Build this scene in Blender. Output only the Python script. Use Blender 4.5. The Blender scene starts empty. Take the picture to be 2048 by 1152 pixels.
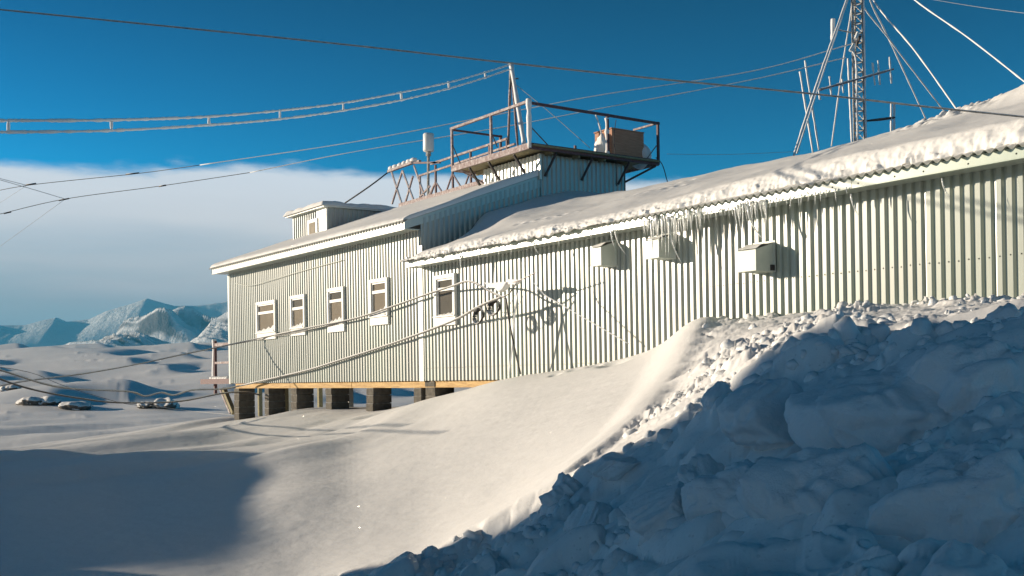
import bpy, math, random
import numpy as np
from mathutils import Matrix, Vector
random.seed(7); rng = np.random.default_rng(11)
S = bpy.context.scene; C = S.collection

# ------------------------------------------------------------------ camera
YAW = math.radians(144.55); ROLL = 0.0165; FPX = 2225.0; CY = 754.0
F = np.array([math.cos(YAW), math.sin(YAW), 0.0]); R = np.array([F[1], -F[0], 0.0]); U = np.array([0, 0, 1.0])
cam_d = bpy.data.cameras.new('camera'); cam = bpy.data.objects.new('camera', cam_d); C.objects.link(cam)
cam_d.sensor_width = 36; cam_d.lens = FPX / 2048 * 36; cam_d.shift_y = (CY - 576) / 2048
cam_d.clip_start = 0.1; cam_d.clip_end = 30000
cr, sr = math.cos(ROLL), math.sin(ROLL)
cx = R * cr - U * sr; cyv = R * sr + U * cr; cz = -F
cam.matrix_world = Matrix(((cx[0], cyv[0], cz[0], 0), (cx[1], cyv[1], cz[1], 0), (cx[2], cyv[2], cz[2], 0), (0, 0, 0, 1)))
S.camera = cam

# ------------------------------------------------------------------ sun, sky, exposure
SUN_EL = math.radians(10.5)
sunh = np.array([-0.768, -0.640]); sunh /= np.hypot(*sunh)
sun_dir = Vector((sunh[0] * math.cos(SUN_EL), sunh[1] * math.cos(SUN_EL), math.sin(SUN_EL)))
sd = bpy.data.lights.new('sun', 'SUN'); sd.energy = 5.0; sd.angle = math.radians(0.5); sd.color = (1.0, 0.845, 0.65)
so = bpy.data.objects.new('sun', sd); C.objects.link(so); so.rotation_euler = sun_dir.to_track_quat('Z', 'Y').to_euler()
W = bpy.data.worlds.new('World'); S.world = W; W.use_nodes = True
nt = W.node_tree; nt.nodes.clear()
def wn(t): return nt.nodes.new(t)
def wmath(op, a, b=None, clamp=False):
    m = wn('ShaderNodeMath'); m.operation = op; m.use_clamp = clamp
    for i, v in enumerate((a, b)):
        if v is None: continue
        if isinstance(v, (int, float)): m.inputs[i].default_value = v
        else: nt.links.new(v, m.inputs[i])
    return m.outputs[0]
sky = wn('ShaderNodeTexSky'); sky.sky_type = 'NISHITA'; sky.sun_disc = False
sky.sun_elevation = SUN_EL; sky.sun_rotation = math.atan2(sunh[0], sunh[1]); sky.altitude = 1500; sky.air_density = 1.0; sky.dust_density = 0.1; sky.ozone_density = 4.0
tint = wn('ShaderNodeMix'); tint.data_type = 'RGBA'; tint.blend_type = 'MULTIPLY'; tint.inputs[0].default_value = 1.0
gam = wn('ShaderNodeGamma'); gam.inputs[1].default_value = 1.7; nt.links.new(sky.outputs[0], gam.inputs[0])
tint.inputs[7].default_value = (0.036, 0.50, 0.395, 1); nt.links.new(gam.outputs[0], tint.inputs[6])
tc = wn('ShaderNodeTexCoord'); sep = wn('ShaderNodeSeparateXYZ'); nt.links.new(tc.outputs['Generated'], sep.inputs[0])
mp = wn('ShaderNodeMapping'); mp.inputs['Scale'].default_value = (1, 1, 4.0); nt.links.new(tc.outputs['Generated'], mp.inputs[0])
n1 = wn('ShaderNodeTexNoise'); n1.inputs['Scale'].default_value = 3.2; n1.inputs['Detail'].default_value = 7; n1.inputs['Roughness'].default_value = 0.55
nt.links.new(mp.outputs[0], n1.inputs['Vector'])
n2 = wn('ShaderNodeTexNoise'); n2.inputs['Scale'].default_value = 14; n2.inputs['Detail'].default_value = 6; nt.links.new(mp.outputs[0], n2.inputs['Vector'])
edge = wmath('ADD', wmath('MULTIPLY', wmath('SUBTRACT', n1.outputs[0], 0.5), 0.045), wmath('MULTIPLY', wmath('SUBTRACT', n2.outputs[0], 0.5), 0.026))
dotr = wn('ShaderNodeVectorMath'); dotr.operation = 'DOT_PRODUCT'; nt.links.new(tc.outputs['Generated'], dotr.inputs[0]); dotr.inputs[1].default_value = (float(R[0]), float(R[1]), 0)
thin = wmath('MULTIPLY', wmath('MAXIMUM', wmath('SUBTRACT', dotr.outputs[1], 0.06), 0.0), -0.16)
top = wmath('ADD', wmath('ADD', edge, thin), 0.186)
cm = wn('ShaderNodeMapRange'); cm.interpolation_type = 'SMOOTHSTEP'
nt.links.new(wmath('SUBTRACT', top, sep.outputs[2]), cm.inputs[0]); cm.inputs[1].default_value = -0.001; cm.inputs[2].default_value = 0.012
# streaky density inside the cloud
mp2 = wn('ShaderNodeMapping'); mp2.inputs['Scale'].default_value = (1, 1, 9.0); nt.links.new(tc.outputs['Generated'], mp2.inputs[0])
n3 = wn('ShaderNodeTexNoise'); n3.inputs['Scale'].default_value = 2.6; n3.inputs['Detail'].default_value = 5; nt.links.new(mp2.outputs[0], n3.inputs['Vector'])
dens = wmath('MULTIPLY', cm.outputs[0], wmath('ADD', wmath('MULTIPLY', n3.outputs[0], 0.35), 0.80), True)
cr_ = wn('ShaderNodeValToRGB'); e = cr_.color_ramp.elements
nt.links.new(wmath('ADD', wmath('MULTIPLY', sep.outputs[2], 5.0), wmath('MULTIPLY', wmath('SUBTRACT', n3.outputs[0], 0.5), 0.35)), cr_.inputs[0])
e[0].position = 0.10; e[0].color = (0.31, 0.35, 0.38, 1); e[1].position = 0.95; e[1].color = (0.70, 0.75, 0.82, 1)
m_ = e.new(0.34); m_.color = (0.40, 0.40, 0.43, 1); m_ = e.new(0.66); m_.color = (0.74, 0.72, 0.73, 1)
CLOUD_GAIN = 11.2
cg = wn('ShaderNodeVectorMath'); cg.operation = 'SCALE'; cg.inputs[3].default_value = CLOUD_GAIN; nt.links.new(cr_.outputs[0], cg.inputs[0])
mx = wn('ShaderNodeMix'); mx.data_type = 'RGBA'; nt.links.new(dens, mx.inputs[0]); el = wn('ShaderNodeMapRange'); nt.links.new(sep.outputs[2], el.inputs[0]); el.inputs[1].default_value = .14; el.inputs[2].default_value = .42; el.inputs[3].default_value = 1.42; el.inputs[4].default_value = .50
sk2 = wn('ShaderNodeVectorMath'); sk2.operation = 'SCALE'; nt.links.new(tint.outputs[2], sk2.inputs[0]); nt.links.new(el.outputs[0], sk2.inputs[3]); nt.links.new(sk2.outputs[0], mx.inputs[6]); nt.links.new(cg.outputs[0], mx.inputs[7])
bg = wn('ShaderNodeBackground'); bg.inputs[1].default_value = 0.061; nt.links.new(mx.outputs[2], bg.inputs[0])
wo = wn('ShaderNodeOutputWorld'); nt.links.new(bg.outputs[0], wo.inputs[0])
S.view_settings.view_transform = 'Standard'; S.view_settings.look = 'None'; S.view_settings.gamma = 1
S.view_settings.exposure = 0.64; S.view_settings.use_curve_mapping = False

# ------------------------------------------------------------------ pixel -> place
def ray(px, py):
    a = (px - 1024) / FPX; b = (CY - py) / FPX
    return F + R * (a * cr + b * sr) + U * (-a * sr + b * cr)
def at_y(px, py, Y): r = ray(px, py); return r * (Y / r[1])
def at_x(px, py, X): r = ray(px, py); return r * (X / r[0])
def at_d(px, py, d): return ray(px, py) * d

# ------------------------------------------------------------------ materials
def newmat(name):
    m = bpy.data.materials.new(name); m.use_nodes = True; n = m.node_tree; b = n.nodes['Principled BSDF']; return m, n, b
def noise(n, scale, detail=4, rough=0.55, vec=None, sc=None):
    t = n.nodes.new('ShaderNodeTexCoord'); m = n.nodes.new('ShaderNodeMapping')
    n.links.new(t.outputs['Object'], m.inputs[0])
    if sc: m.inputs['Scale'].default_value = sc
    x = n.nodes.new('ShaderNodeTexNoise'); x.inputs['Scale'].default_value = scale; x.inputs['Detail'].default_value = detail; x.inputs['Roughness'].default_value = rough
    n.links.new(m.outputs[0], x.inputs['Vector']); return x.outputs[0]
def ramp(n, fac, stops):
    r = n.nodes.new('ShaderNodeValToRGB'); n.links.new(fac, r.inputs[0]); e = r.color_ramp.elements
    e[0].position, e[0].color = stops[0][0], (*stops[0][1], 1); e[1].position, e[1].color = stops[-1][0], (*stops[-1][1], 1)
    for p, c in stops[1:-1]: q = e.new(p); q.color = (*c, 1)
    return r.outputs[0]
def bump(n, b, h, strength, dist):
    u = n.nodes.new('ShaderNodeBump'); u.inputs['Strength'].default_value = strength; u.inputs['Distance'].default_value = dist
    n.links.new(h, u.inputs['Height']); n.links.new(u.outputs[0], b.inputs['Normal']); return u
def mathn(n, op, a, b):
    m = n.nodes.new('ShaderNodeMath'); m.operation = op
    for i, v in enumerate((a, b)):
        if isinstance(v, (int, float)): m.inputs[i].default_value = v
        else: n.links.new(v, m.inputs[i])
    return m.outputs[0]
def plain(name, c1, c2, scale=6, rough=0.6, bs=0.2, bd=0.003, metal=0, sc=None, frost=None, frost_lo=0.15):
    m, n, b = newmat(name); f = noise(n, scale, 5, 0.6, sc=sc)
    col = ramp(n, f, [(0.3, c1), (0.7, c2)])
    if frost is not None:      # rime and snow lying on the upward faces
        g = n.nodes.new('ShaderNodeNewGeometry'); s = n.nodes.new('ShaderNodeSeparateXYZ'); n.links.new(g.outputs['Normal'], s.inputs[0])
        k = noise(n, 9, 5, 0.7)
        v = mathn(n, 'ADD', s.outputs[2], mathn(n, 'MULTIPLY', k, frost))
        mr = n.nodes.new('ShaderNodeMapRange'); n.links.new(v, mr.inputs[0]); mr.inputs[1].default_value = frost_lo + 0.3; mr.inputs[2].default_value = frost_lo + 0.55
        x = n.nodes.new('ShaderNodeMix'); x.data_type = 'RGBA'; n.links.new(mr.outputs[0], x.inputs[0]); n.links.new(col, x.inputs[6]); x.inputs[7].default_value = (.8, .79, .77, 1); col = x.outputs[2]
    n.links.new(col, b.inputs['Base Color']); b.inputs['Roughness'].default_value = rough; b.inputs['Metallic'].default_value = metal
    bump(n, b, f, bs, bd); return m
def snowmat(name, base=(.86, .85, .835), fine=0.012, glint=True):
    m, n, b = newmat(name)
    a = noise(n, 2.2, 6, 0.6); f = noise(n, 34, 6, 0.75); g = noise(n, 7, 5, 0.6)
    n.links.new(ramp(n, a, [(0.25, tuple(v * 0.965 for v in base)), (0.75, base)]), b.inputs['Base Color'])
    b.inputs['Roughness'].default_value = 0.62; b.inputs['Specular IOR Level'].default_value = 0.25
    h = mathn(n, 'ADD', mathn(n, 'MULTIPLY', f, 0.40), mathn(n, 'MULTIPLY', g, .6))
    bump(n, b, h, 0.55, fine)
    if glint:     # loose ice grains: each its own facet, a few catch the sun
        t = n.nodes.new('ShaderNodeTexCoord'); v = n.nodes.new('ShaderNodeTexVoronoi'); v.inputs['Scale'].default_value = 55
        n.links.new(t.outputs['Object'], v.inputs['Vector'])
        sub = n.nodes.new('ShaderNodeVectorMath'); sub.operation = 'SUBTRACT'; n.links.new(v.outputs['Color'], sub.inputs[0]); sub.inputs[1].default_value = (.5, .5, .2)
        nm = n.nodes.new('ShaderNodeVectorMath'); nm.operation = 'NORMALIZE'; n.links.new(sub.outputs[0], nm.inputs[0])
        n.links.new(nm.outputs[0], b.inputs['Coat Normal'])
        gt = mathn(n, 'LESS_THAN', v.outputs['Distance'], 0.40)
        b.inputs['Coat Weight'].default_value = 0.35; n.links.new(mathn(n, 'MULTIPLY', gt, 0.13), b.inputs['Coat Weight'])
        b.inputs['Coat Roughness'].default_value = 0.10
    return m
M = {}
M['snow'] = snowmat('snow')
M['roofsnow'] = snowmat('roof_snow', (.85, .84, .82), 0.010, True)
M['pilesnow'] = snowmat('pile_snow', (.85, .86, .86), 0.045, False)
def wallmat(name, c1, c2):
    m, n, b = newmat(name); b.inputs['Coat Weight'].default_value = 1; b.inputs['Coat Roughness'].default_value = .25; b.inputs['Coat IOR'].default_value = 1.7; a = noise(n, 1.3, 6, 0.65, sc=(1, 1, .35)); f = noise(n, 40, 3, 0.6)
    st = noise(n, 5, 4, 0.7, sc=(6, 6, .35))
    v = mathn(n, 'ADD', mathn(n, 'MULTIPLY', a, 0.6), mathn(n, 'MULTIPLY', st, 0.4))
    oi = n.nodes.new('ShaderNodeObjectInfo'); hs = n.nodes.new('ShaderNodeHueSaturation'); n.links.new(ramp(n, v, [(0.3, c1), (0.68, c2)]), hs.inputs['Color'])
    n.links.new(mathn(n, 'ADD', mathn(n, 'MULTIPLY', oi.outputs['Random'], .20), .90), hs.inputs['Value']); n.links.new(mathn(n, 'ADD', mathn(n, 'MULTIPLY', oi.outputs['Random'], .5), .70), hs.inputs['Saturation']); n.links.new(hs.outputs[0], b.inputs['Base Color'])
    n.links.new(ramp(n, a, [(0.3, (.34,) * 3), (0.7, (.46,) * 3)]), b.inputs['Roughness'])
    b.inputs['Specular IOR Level'].default_value = 0.4
    bump(n, b, a, 0.25, 0.012); return m
M['wall'] = wallmat('green_painted_steel', (.262, .296, .25), (.335, .366, .318))
M['trim'] = wallmat('cream_painted_trim', (.52, .54, .48), (.62, .64, .58))
M['fascia'] = wallmat('pale_green_fascia', (.36, .42, .35), (.44, .50, .42))
M['casing'] = plain('white_window_paint', (.72, .72, .68), (.80, .79, .75), 5, 0.45)
M['roofmetal'] = plain('grey_roof_sheet', (.20, .22, .19), (.34, .36, .31), 8, 0.5, frost=0.3)
M['timber'] = plain('yellow_timber', (.34, .19, .06), (.62, .42, .17), 5, 0.75, 0.4, 0.006, sc=(.6, 3, 6))
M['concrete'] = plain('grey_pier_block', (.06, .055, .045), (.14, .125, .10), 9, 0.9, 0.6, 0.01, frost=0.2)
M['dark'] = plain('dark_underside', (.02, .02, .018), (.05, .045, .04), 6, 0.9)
M['redsteel'] = plain('frosted_red_steel', (.075, .035, .04), (.16, .085, .09), 12, 0.7, 0.3, 0.004, frost=0.55, frost_lo=0.05)
M['froststeel'] = plain('rime_covered_steel', (.18, .11, .11), (.40, .33, .32), 16, 0.8, 0.8, 0.01, frost=0.6, frost_lo=-0.02)
M['blacksteel'] = plain('dark_bracket_steel', (.02, .018, .018), (.06, .05, .05), 12, 0.6, frost=0.25, frost_lo=0.3)
M['planks'] = plain('weathered_planks', (.16, .14, .08), (.33, .29, .17), 6, 0.85, 0.5, 0.006, sc=(1, 5, 5))
M['plywood'] = plain('brown_plywood', (.36, .16, .085), (.50, .26, .16), 4, 0.75, 0.2, 0.003, sc=(1, 1, 8))
M['rime'] = plain('white_rime', (.74, .75, .76), (.88, .88, .87), 40, 0.85, .4, 0.005)
M['mast'] = plain('galvanised_mast_steel', (.12, .11, .095), (.52, .52, .49), 22, 0.6, 0.6, 0.01, frost=0.5, frost_lo=0.0)
M['cable'] = plain('dark_cable', (.025, .022, .02), (.07, .06, .055), 20, 0.6, frost=0.35, frost_lo=0.15)
M['cablefrost'] = plain('frosted_cable', (.10, .10, .095), (.30, .30, .29), 14, 0.8, 0.6, 0.01, frost=0.55, frost_lo=0.0)
M['thinwire'] = plain('thin_grey_wire', (.22, .25, .27), (.40, .43, .45), 20, 0.7)
M['white'] = plain('white_plastic', (.70, .71, .70), (.80, .80, .78), 5, 0.45)
M['curtain'] = plain('tan_curtain', (.50, .41, .29), (.60, .50, .37), 2.0, 0.9)
M['curtaindark'] = plain('brown_curtain', (.20, .18, .14), (.32, .28, .22), 2.0, 0.9)
M['screw'] = plain('dark_screw', (.05, .05, .04), (.09, .09, .08), 20, 0.6)
M['rock'] = plain('dark_rock', (.05, .045, .04), (.16, .14, .12), 3, 0.95, 0.6, 0.03, frost=0.5, frost_lo=0.1)
M['vent'] = plain('pale_vent_steel', (.46, .51, .46), (.58, .62, .57), 5, 0.42, 0.2, 0.004)
m, n, b = newmat('window_glass'); b.inputs['Base Color'].default_value = (.03, .035, .04, 1); b.inputs['Alpha'].default_value = .38; b.inputs['Roughness'].default_value = .04; M['glass'] = m
m, n, b = newmat('ice'); b.inputs['Base Color'].default_value = (.88, .90, .88, 1); b.inputs['Roughness'].default_value = 0.18; b.inputs['Transmission Weight'].default_value = 0.45; b.inputs['IOR'].default_value = 1.31; bump(n, b, noise(n, 25, 3), 0.5, 0.004); M['ice'] = m
m, n, b = newmat('mountain_snow_and_rock')
g = n.nodes.new('ShaderNodeNewGeometry'); s_ = n.nodes.new('ShaderNodeSeparateXYZ'); n.links.new(g.outputs['Normal'], s_.inputs[0])
k = noise(n, 0.006, 8, 0.65); v = mathn(n, 'ADD', s_.outputs[2], mathn(n, 'MULTIPLY', mathn(n, 'SUBTRACT', k, 0.5), 0.9))
n.links.new(ramp(n, v, [(0.40, (.10, .10, .11)), (0.50, (.45, .46, .48)), (0.62, (.80, .81, .82))]), b.inputs['Base Color']); b.inputs['Roughness'].default_value = .9
bump(n, b, noise(n, 0.03, 6, 0.7), 0.8, 12.0); M['mountain'] = m

# ------------------------------------------------------------------ object helpers
def tag(o, label=None, cat=None, group=None, kind=None):
    if label: o['label'] = label
    if cat: o['category'] = cat
    if group: o['group'] = group
    if kind: o['kind'] = kind
    return o
def thing(name, label, cat, loc, group=None):
    o = bpy.data.objects.new(name, None); C.objects.link(o); o.location = tuple(loc); o.empty_display_size = .2
    return tag(o, label, cat, group)
def rootloc(p):
    while p.parent: p = p.parent
    return np.array(p.location)
class MB:
    def __init__(s): s.v = []; s.f = []
    def add(s, vs, fs):
        k = len(s.v); s.v += [tuple(map(float, p)) for p in vs]; s.f += [tuple(i + k for i in q) for q in fs]; return s
    def box(s, a, b):
        x0, y0, z0 = a; x1, y1, z1 = b
        return s.add([(x0, y0, z0), (x1, y0, z0), (x1, y1, z0), (x0, y1, z0), (x0, y0, z1), (x1, y0, z1), (x1, y1, z1), (x0, y1, z1)],
                     [(0, 3, 2, 1), (4, 5, 6, 7), (0, 1, 5, 4), (1, 2, 6, 5), (2, 3, 7, 6), (3, 0, 4, 7)])
    def beam(s, p, q, w, h=None, up=(0, 0, 1)):
        h = h or w; p = Vector(p); q = Vector(q); d = (q - p).normalized(); u = Vector(up)
        if abs(d.dot(u)) > .99: u = Vector((0, 1, 0))
        sx = d.cross(u).normalized() * w / 2; sy = sx.cross(d).normalized() * h / 2
        return s.add([p - sx - sy, p + sx - sy, p + sx + sy, p - sx + sy, q - sx - sy, q + sx - sy, q + sx + sy, q - sx + sy],
                     [(3, 2, 1, 0), (4, 5, 6, 7), (0, 1, 5, 4), (1, 2, 6, 5), (2, 3, 7, 6), (3, 0, 4, 7)])
    def tube(s, pts, r, n=6, lump=0.0, taper=None):
        pts = [Vector(tuple(p)) for p in pts]; m = len(pts); vs = []; fs = []
        for i, p in enumerate(pts):
            d = (pts[min(i + 1, m - 1)] - pts[max(i - 1, 0)]).normalized(); u = Vector((0, 0, 1)) if abs(d.z) < .95 else Vector((0, 1, 0))
            a = d.cross(u).normalized(); b = a.cross(d).normalized()
            ri = (r if taper is None else r * taper[i]) * (1 + lump * (random.random() - .5) * 2)
            for j in range(n):
                t = 2 * math.pi * j / n; vs.append(p + a * math.cos(t) * ri + b * math.sin(t) * ri)
        for i in range(m - 1):
            for j in range(n): fs.append((i * n + j, i * n + (j + 1) % n, (i + 1) * n + (j + 1) % n, (i + 1) * n + j))
        fs.append(tuple(range(n))[::-1]); fs.append(tuple((m - 1) * n + j for j in range(n)))
        return s.add(vs, fs)
    def build(s, name, mat, parent=None, smooth=False, loc=None, bevel=0):
        me = bpy.data.meshes.new(name); off = rootloc(parent) if parent is not None else (np.array(loc) if loc is not None else np.array(s.v).mean(0) * 0 + np.array(s.v[0]))
        me.from_pydata([tuple(np.array(p) - off) for p in s.v], [], s.f); me.update()
        me.materials.append(mat)
        if smooth: me.polygons.foreach_set('use_smooth', [True] * len(me.polygons))
        o = bpy.data.objects.new(name, me); C.objects.link(o)
        if parent is not None: o.parent = parent
        else: o.location = tuple(off)
        if bevel: bv = o.modifiers.new('bevel', 'BEVEL'); bv.width = bevel; bv.segments = 2; bv.limit_method = 'ANGLE'
        return o
def curve_pts(P, per=8):     # smooth curve through points
    P = [np.array(p, float) for p in P]; Q = [2 * P[0] - P[1]] + P + [2 * P[-1] - P[-2]]; out = []
    for i in range(1, len(Q) - 2):
        for k in range(per):
            t = k / per; a, b_, c, d = Q[i - 1], Q[i], Q[i + 1], Q[i + 2]
            out.append(.5 * ((2 * b_) + (-a + c) * t + (2 * a - 5 * b_ + 4 * c - d) * t * t + (-a + 3 * b_ - 3 * c + d) * t ** 3))
    out.append(P[-1]); return out
def grid_mesh(name, V, nu, nv, mat, parent=None, wrap=False, smooth=True, loc=None):
    off = rootloc(parent) if parent is not None else np.array(loc if loc is not None else (0, 0, 0), float)
    V = (V.reshape(-1, 3) - off).astype(np.float32); i = np.arange(nu if wrap else nu - 1)[:, None]; j = np.arange(nv - 1)[None, :]; i2 = (i + 1) % nu
    Q = np.stack([i * nv + j, i2 * nv + j, i2 * nv + j + 1, i * nv + j + 1], -1).reshape(-1, 4).astype(np.int32)
    me = bpy.data.meshes.new(name); me.vertices.add(len(V)); me.vertices.foreach_set('co', V.ravel())
    me.loops.add(Q.size); me.loops.foreach_set('vertex_index', Q.ravel()); me.polygons.add(len(Q))
    me.polygons.foreach_set('loop_start', np.arange(0, Q.size, 4, dtype=np.int32))
    me.polygons.foreach_set('use_smooth', np.full(len(Q), smooth)); me.update(calc_edges=True); me.validate(); me.materials.append(mat)
    o = bpy.data.objects.new(name, me); C.objects.link(o)
    if parent is not None: o.parent = parent
    else: o.location = tuple(off)
    return o

# ------------------------------------------------------------------ numpy noise
def hsh(i, j, s):
    i = i.astype(np.int64); j = j.astype(np.int64)
    h = (i * 374761393 + j * 668265263 + s * 1442695041) & 0xffffffff
    h = ((h ^ (h >> 13)) * 1274126177) & 0xffffffff
    h = ((h ^ (h >> 16)) * 2246822519) & 0xffffffff
    return ((h ^ (h >> 15)) & 0xffffff) / float(0xffffff)
def vn(x, y, s=0):
    xi = np.floor(x); yi = np.floor(y); fx = x - xi; fy = y - yi; fx = fx * fx * fx * (fx * (fx * 6 - 15) + 10); fy = fy * fy * fy * (fy * (fy * 6 - 15) + 10)
    a = hsh(xi, yi, s); b = hsh(xi + 1, yi, s); c = hsh(xi, yi + 1, s); d = hsh(xi + 1, yi + 1, s)
    return (a + (b - a) * fx) * (1 - fy) + (c + (d - c) * fx) * fy
def fbm(x, y, s=0, o=4, g=0.5, l=2.03):
    r = 0; a = 1; t = 0
    for k in range(o): r = r + a * (vn(x, y, s + k * 17) - .5) * 2; t += a; a *= g; x = x * l + 13.1; y = y * l + 7.7
    return r / t
def ridged(x, y, s=0, o=5, g=0.5):
    r = 0; a = 1; t = 0
    for k in range(o): r = r + a * (1 - np.abs(vn(x, y, s + k * 17) - .5) * 2) ** 2; t += a; a *= g; x = x * 2.05 + 3.1; y = y * 2.05 + 9.2
    return r / t
def lumps(x, y, s=0):    # rounded, tilted chunks
    xi = np.floor(x); yi = np.floor(y); f1 = np.full(x.shape, 9.0); f2 = f1.copy(); val = np.zeros(x.shape)
    for a in (-1, 0, 1):
        for b in (-1, 0, 1):
            X = xi + a; Y = yi + b; px = X + .15 + .7 * hsh(X, Y, s); py = Y + .15 + .7 * hsh(X, Y, s + 5); dx = x - px; dy = y - py
            d = np.sqrt(dx * dx + dy * dy); hh = hsh(X, Y, s + 9); tx = hsh(X, Y, s + 21) - .5; ty = hsh(X, Y, s + 33) - .5
            v = hh + 1.3 * (tx * dx + ty * dy); m1 = d < f1; f2 = np.where(m1, f1, np.minimum(f2, d)); val = np.where(m1, v, val); f1 = np.where(m1, d, f1)
    return (val - .3) * np.clip((f2 - f1) * 2.8, 0, 1) ** 0.6
def sm(a, b, x): t = np.clip((x - a) / (b - a), 0, 1); return t * t * (3 - 2 * t)

# ------------------------------------------------------------------ ground height
def yh(x): return CY - ROLL * (x - 1024)
FAR = lambda x: [(60, (yh(x) - yh(100)) + 838), (100, (yh(x) - yh(100)) + 803), (150, (yh(x) - yh(100)) + 776), (250, (yh(x) - yh(100)) + 745), (500, (yh(x) - yh(100)) + 716), (900, (yh(x) - yh(100)) + 701), (1500, (yh(x) - yh(100)) + 697)]
NEAR0 = [(0.5, -1.62), (2, -1.64)]
cols = {  # photo column : near points (depth, height), then (depth, row)
 -700: (NEAR0 + [(6, -1.65), (12, -1.6), (20, -1.5), (30, -1.7)], []),
 0: (NEAR0 + [(6, -1.68), (26, -1.72), (36, -1.9)], [(9.3, 1152), (13, 1025), (17, 955), (22, 906)]),
 250: (NEAR0 + [(6, -1.68), (30, -1.6), (38, -1.8)], [(9.1, 1158), (13, 1036), (18, 941), (25, 870)]),
 460: (NEAR0 + [(6, -1.62), (38, -1.5)], [(9.5, 1152), (13.5, 1005), (20, 900), (28, 852), (32, 838)]),
 600: (NEAR0 + [(5, -1.55), (34, -1.1), (40, -1.4)], [(9.2, 1156), (10.2, 1110), (14, 972), (20, 884), (26, 838), (30, 816)]),
 700: (NEAR0 + [(5, -1.5), (33, -1.1), (40, -1.4)], [(8.4, 1152), (8.91, 1137), (10.3, 1085), (15, 950), (20, 880), (25, 828), (27.8, 808)]),
 850: (NEAR0 + [(4.5, -1.4), (28, -.7), (40, -1.3)], [(7, 1150), (8.65, 1102), (10.3, 1050), (14, 930), (18, 858), (22, 808), (24.2, 787)]),
 1000: (NEAR0 + [(3.5, -1.35), (25, -.2), (40, -1.2)], [(6, 1152), (7.3, 1080), (8.42, 1024), (10.2, 988), (14, 876), (18, 796), (21.5, 745)]),
 1150: (NEAR0 + [(3, -1.3), (24, .0), (40, -1.2)], [(5, 1160), (7, 1010), (8.19, 928), (10.1, 906), (14, 812), (17, 758), (19.9, 722)]),
 1300: (NEAR0 + [(2.6, -1.2), (22, .2), (40, -1.2)], [(4.4, 1152), (6, 1000), (7.2, 920), (8.0, 850), (9.8, 832), (13, 768), (16, 712), (18.36, 692)]),
 1400: (NEAR0 + [(2.4, -1.15), (21, .5), (40, -1.2)], [(4.0, 1152), (5.6, 1000), (7.2, 870), (7.86, 795), (9.6, 772), (12, 722), (15, 650), (17.2, 618)]),
 1500: (NEAR0 + [(2.2, -1.1), (20, .5), (40, -1.2)], [(3.8, 1152), (5.4, 980), (7.0, 810), (7.75, 724), (9.5, 702), (13, 655), (16.2, 622)]),
 1650: (NEAR0 + [(2.1, -1.0), (18, .6), (40, -1.2)], [(3.5, 1152), (5.0, 950), (6.5, 790), (7.55, 678), (9.5, 650), (13, 617), (15.3, 608)]),
 1800: (NEAR0 + [(2.0, -.95), (18, .6), (40, -1.2)], [(3.3, 1152), (4.8, 930), (6.3, 755), (7.4, 645), (9.2, 622), (14.4, 602)]),
 1930: (NEAR0 + [(2.0, -.92), (18, .6), (40, -1.2)], [(3.2, 1152), (4.7, 910), (6.3, 730), (7.22, 622), (8.6, 605), (13.7, 594)]),
 2048: (NEAR0 + [(2.0, -.9), (18, .6), (40, -1.2)], [(3.2, 1152), (4.6, 900), (5.8, 720), (6.9, 606), (7.5, 584), (8.4, 588), (10.5, 590), (13.1, 587)]),
 2500: (NEAR0 + [(2.0, -.9), (12, .8), (18, .6), (40, -1.2)], [(3.2, 1152), (6.0, 700), (8.0, 590)]),
}
LD = np.linspace(math.log(.5), math.log(1500), 260); KK = np.linspace(-1.25, 1.25, 501)
tab = []; ks = []
for x in sorted(cols):
    nz, iy = cols[x]; iy = list(iy) + FAR(x)
    pts = sorted(nz + [(d, (yh(x) - y) / FPX * d) for d, y in iy]); d_, z_ = np.array(pts).T
    col = np.interp(LD, np.log(d_), z_); k5 = np.array([1, 3, 4, 3, 1]) / 12.; near = col.copy()
    for _ in range(3): near = np.convolve(np.pad(near, 2, mode='edge'), k5, mode='valid')
    tab.append(near); ks.append((x - 1024) / FPX)
tab = np.array(tab); ks[0] = -1.0; T = np.array([np.interp(KK, ks, tab[:, j]) for j in range(len(LD))])
gk = np.exp(-np.linspace(-2, 2, 17) ** 2); gk /= gk.sum()
T = np.array([np.convolve(np.pad(r_, 8, mode='edge'), gk, mode='valid') for r_ in T])
def base_h(lat, d, r):
    k = np.where(d > 1e-6, lat / np.maximum(d, 1e-6), np.sign(lat) * 9); k = np.clip(k, -1.2, 1.2)
    dd = np.maximum(np.maximum(d, r * 0.64), .5); ki = (k + 1.25) / 2.5 * 500; di = np.clip((np.log(dd) - LD[0]) / (LD[1] - LD[0]), 0, len(LD) - 1.001)
    a = np.floor(di).astype(int); fa = di - a; b = np.clip(np.floor(ki).astype(int), 0, 499); fb = ki - b
    return (T[a, b] * (1 - fa) + T[a + 1, b] * fa) * (1 - fb) + (T[a, b + 1] * (1 - fa) + T[a + 1, b + 1] * fa) * fb
def masks(lat, d):
    k = lat / np.maximum(d, .3)
    q = .254 * lat + .967 * d; pile = sm(-.22, -.08, k) * (1 - sm(7.9, 8.35, q)) * sm(.4, 2.5, np.hypot(lat, d))
    kline = np.interp(d, [8, 9, 10.5, 13, 16, 18], [.02, .06, .12, .15, .172, .185])
    crumb = sm(0, .02, k - kline) * sm(8.05, 8.5, q) * (1 - sm(16, 19, d)) * (d < 30)
    return k, pile, crumb
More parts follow.
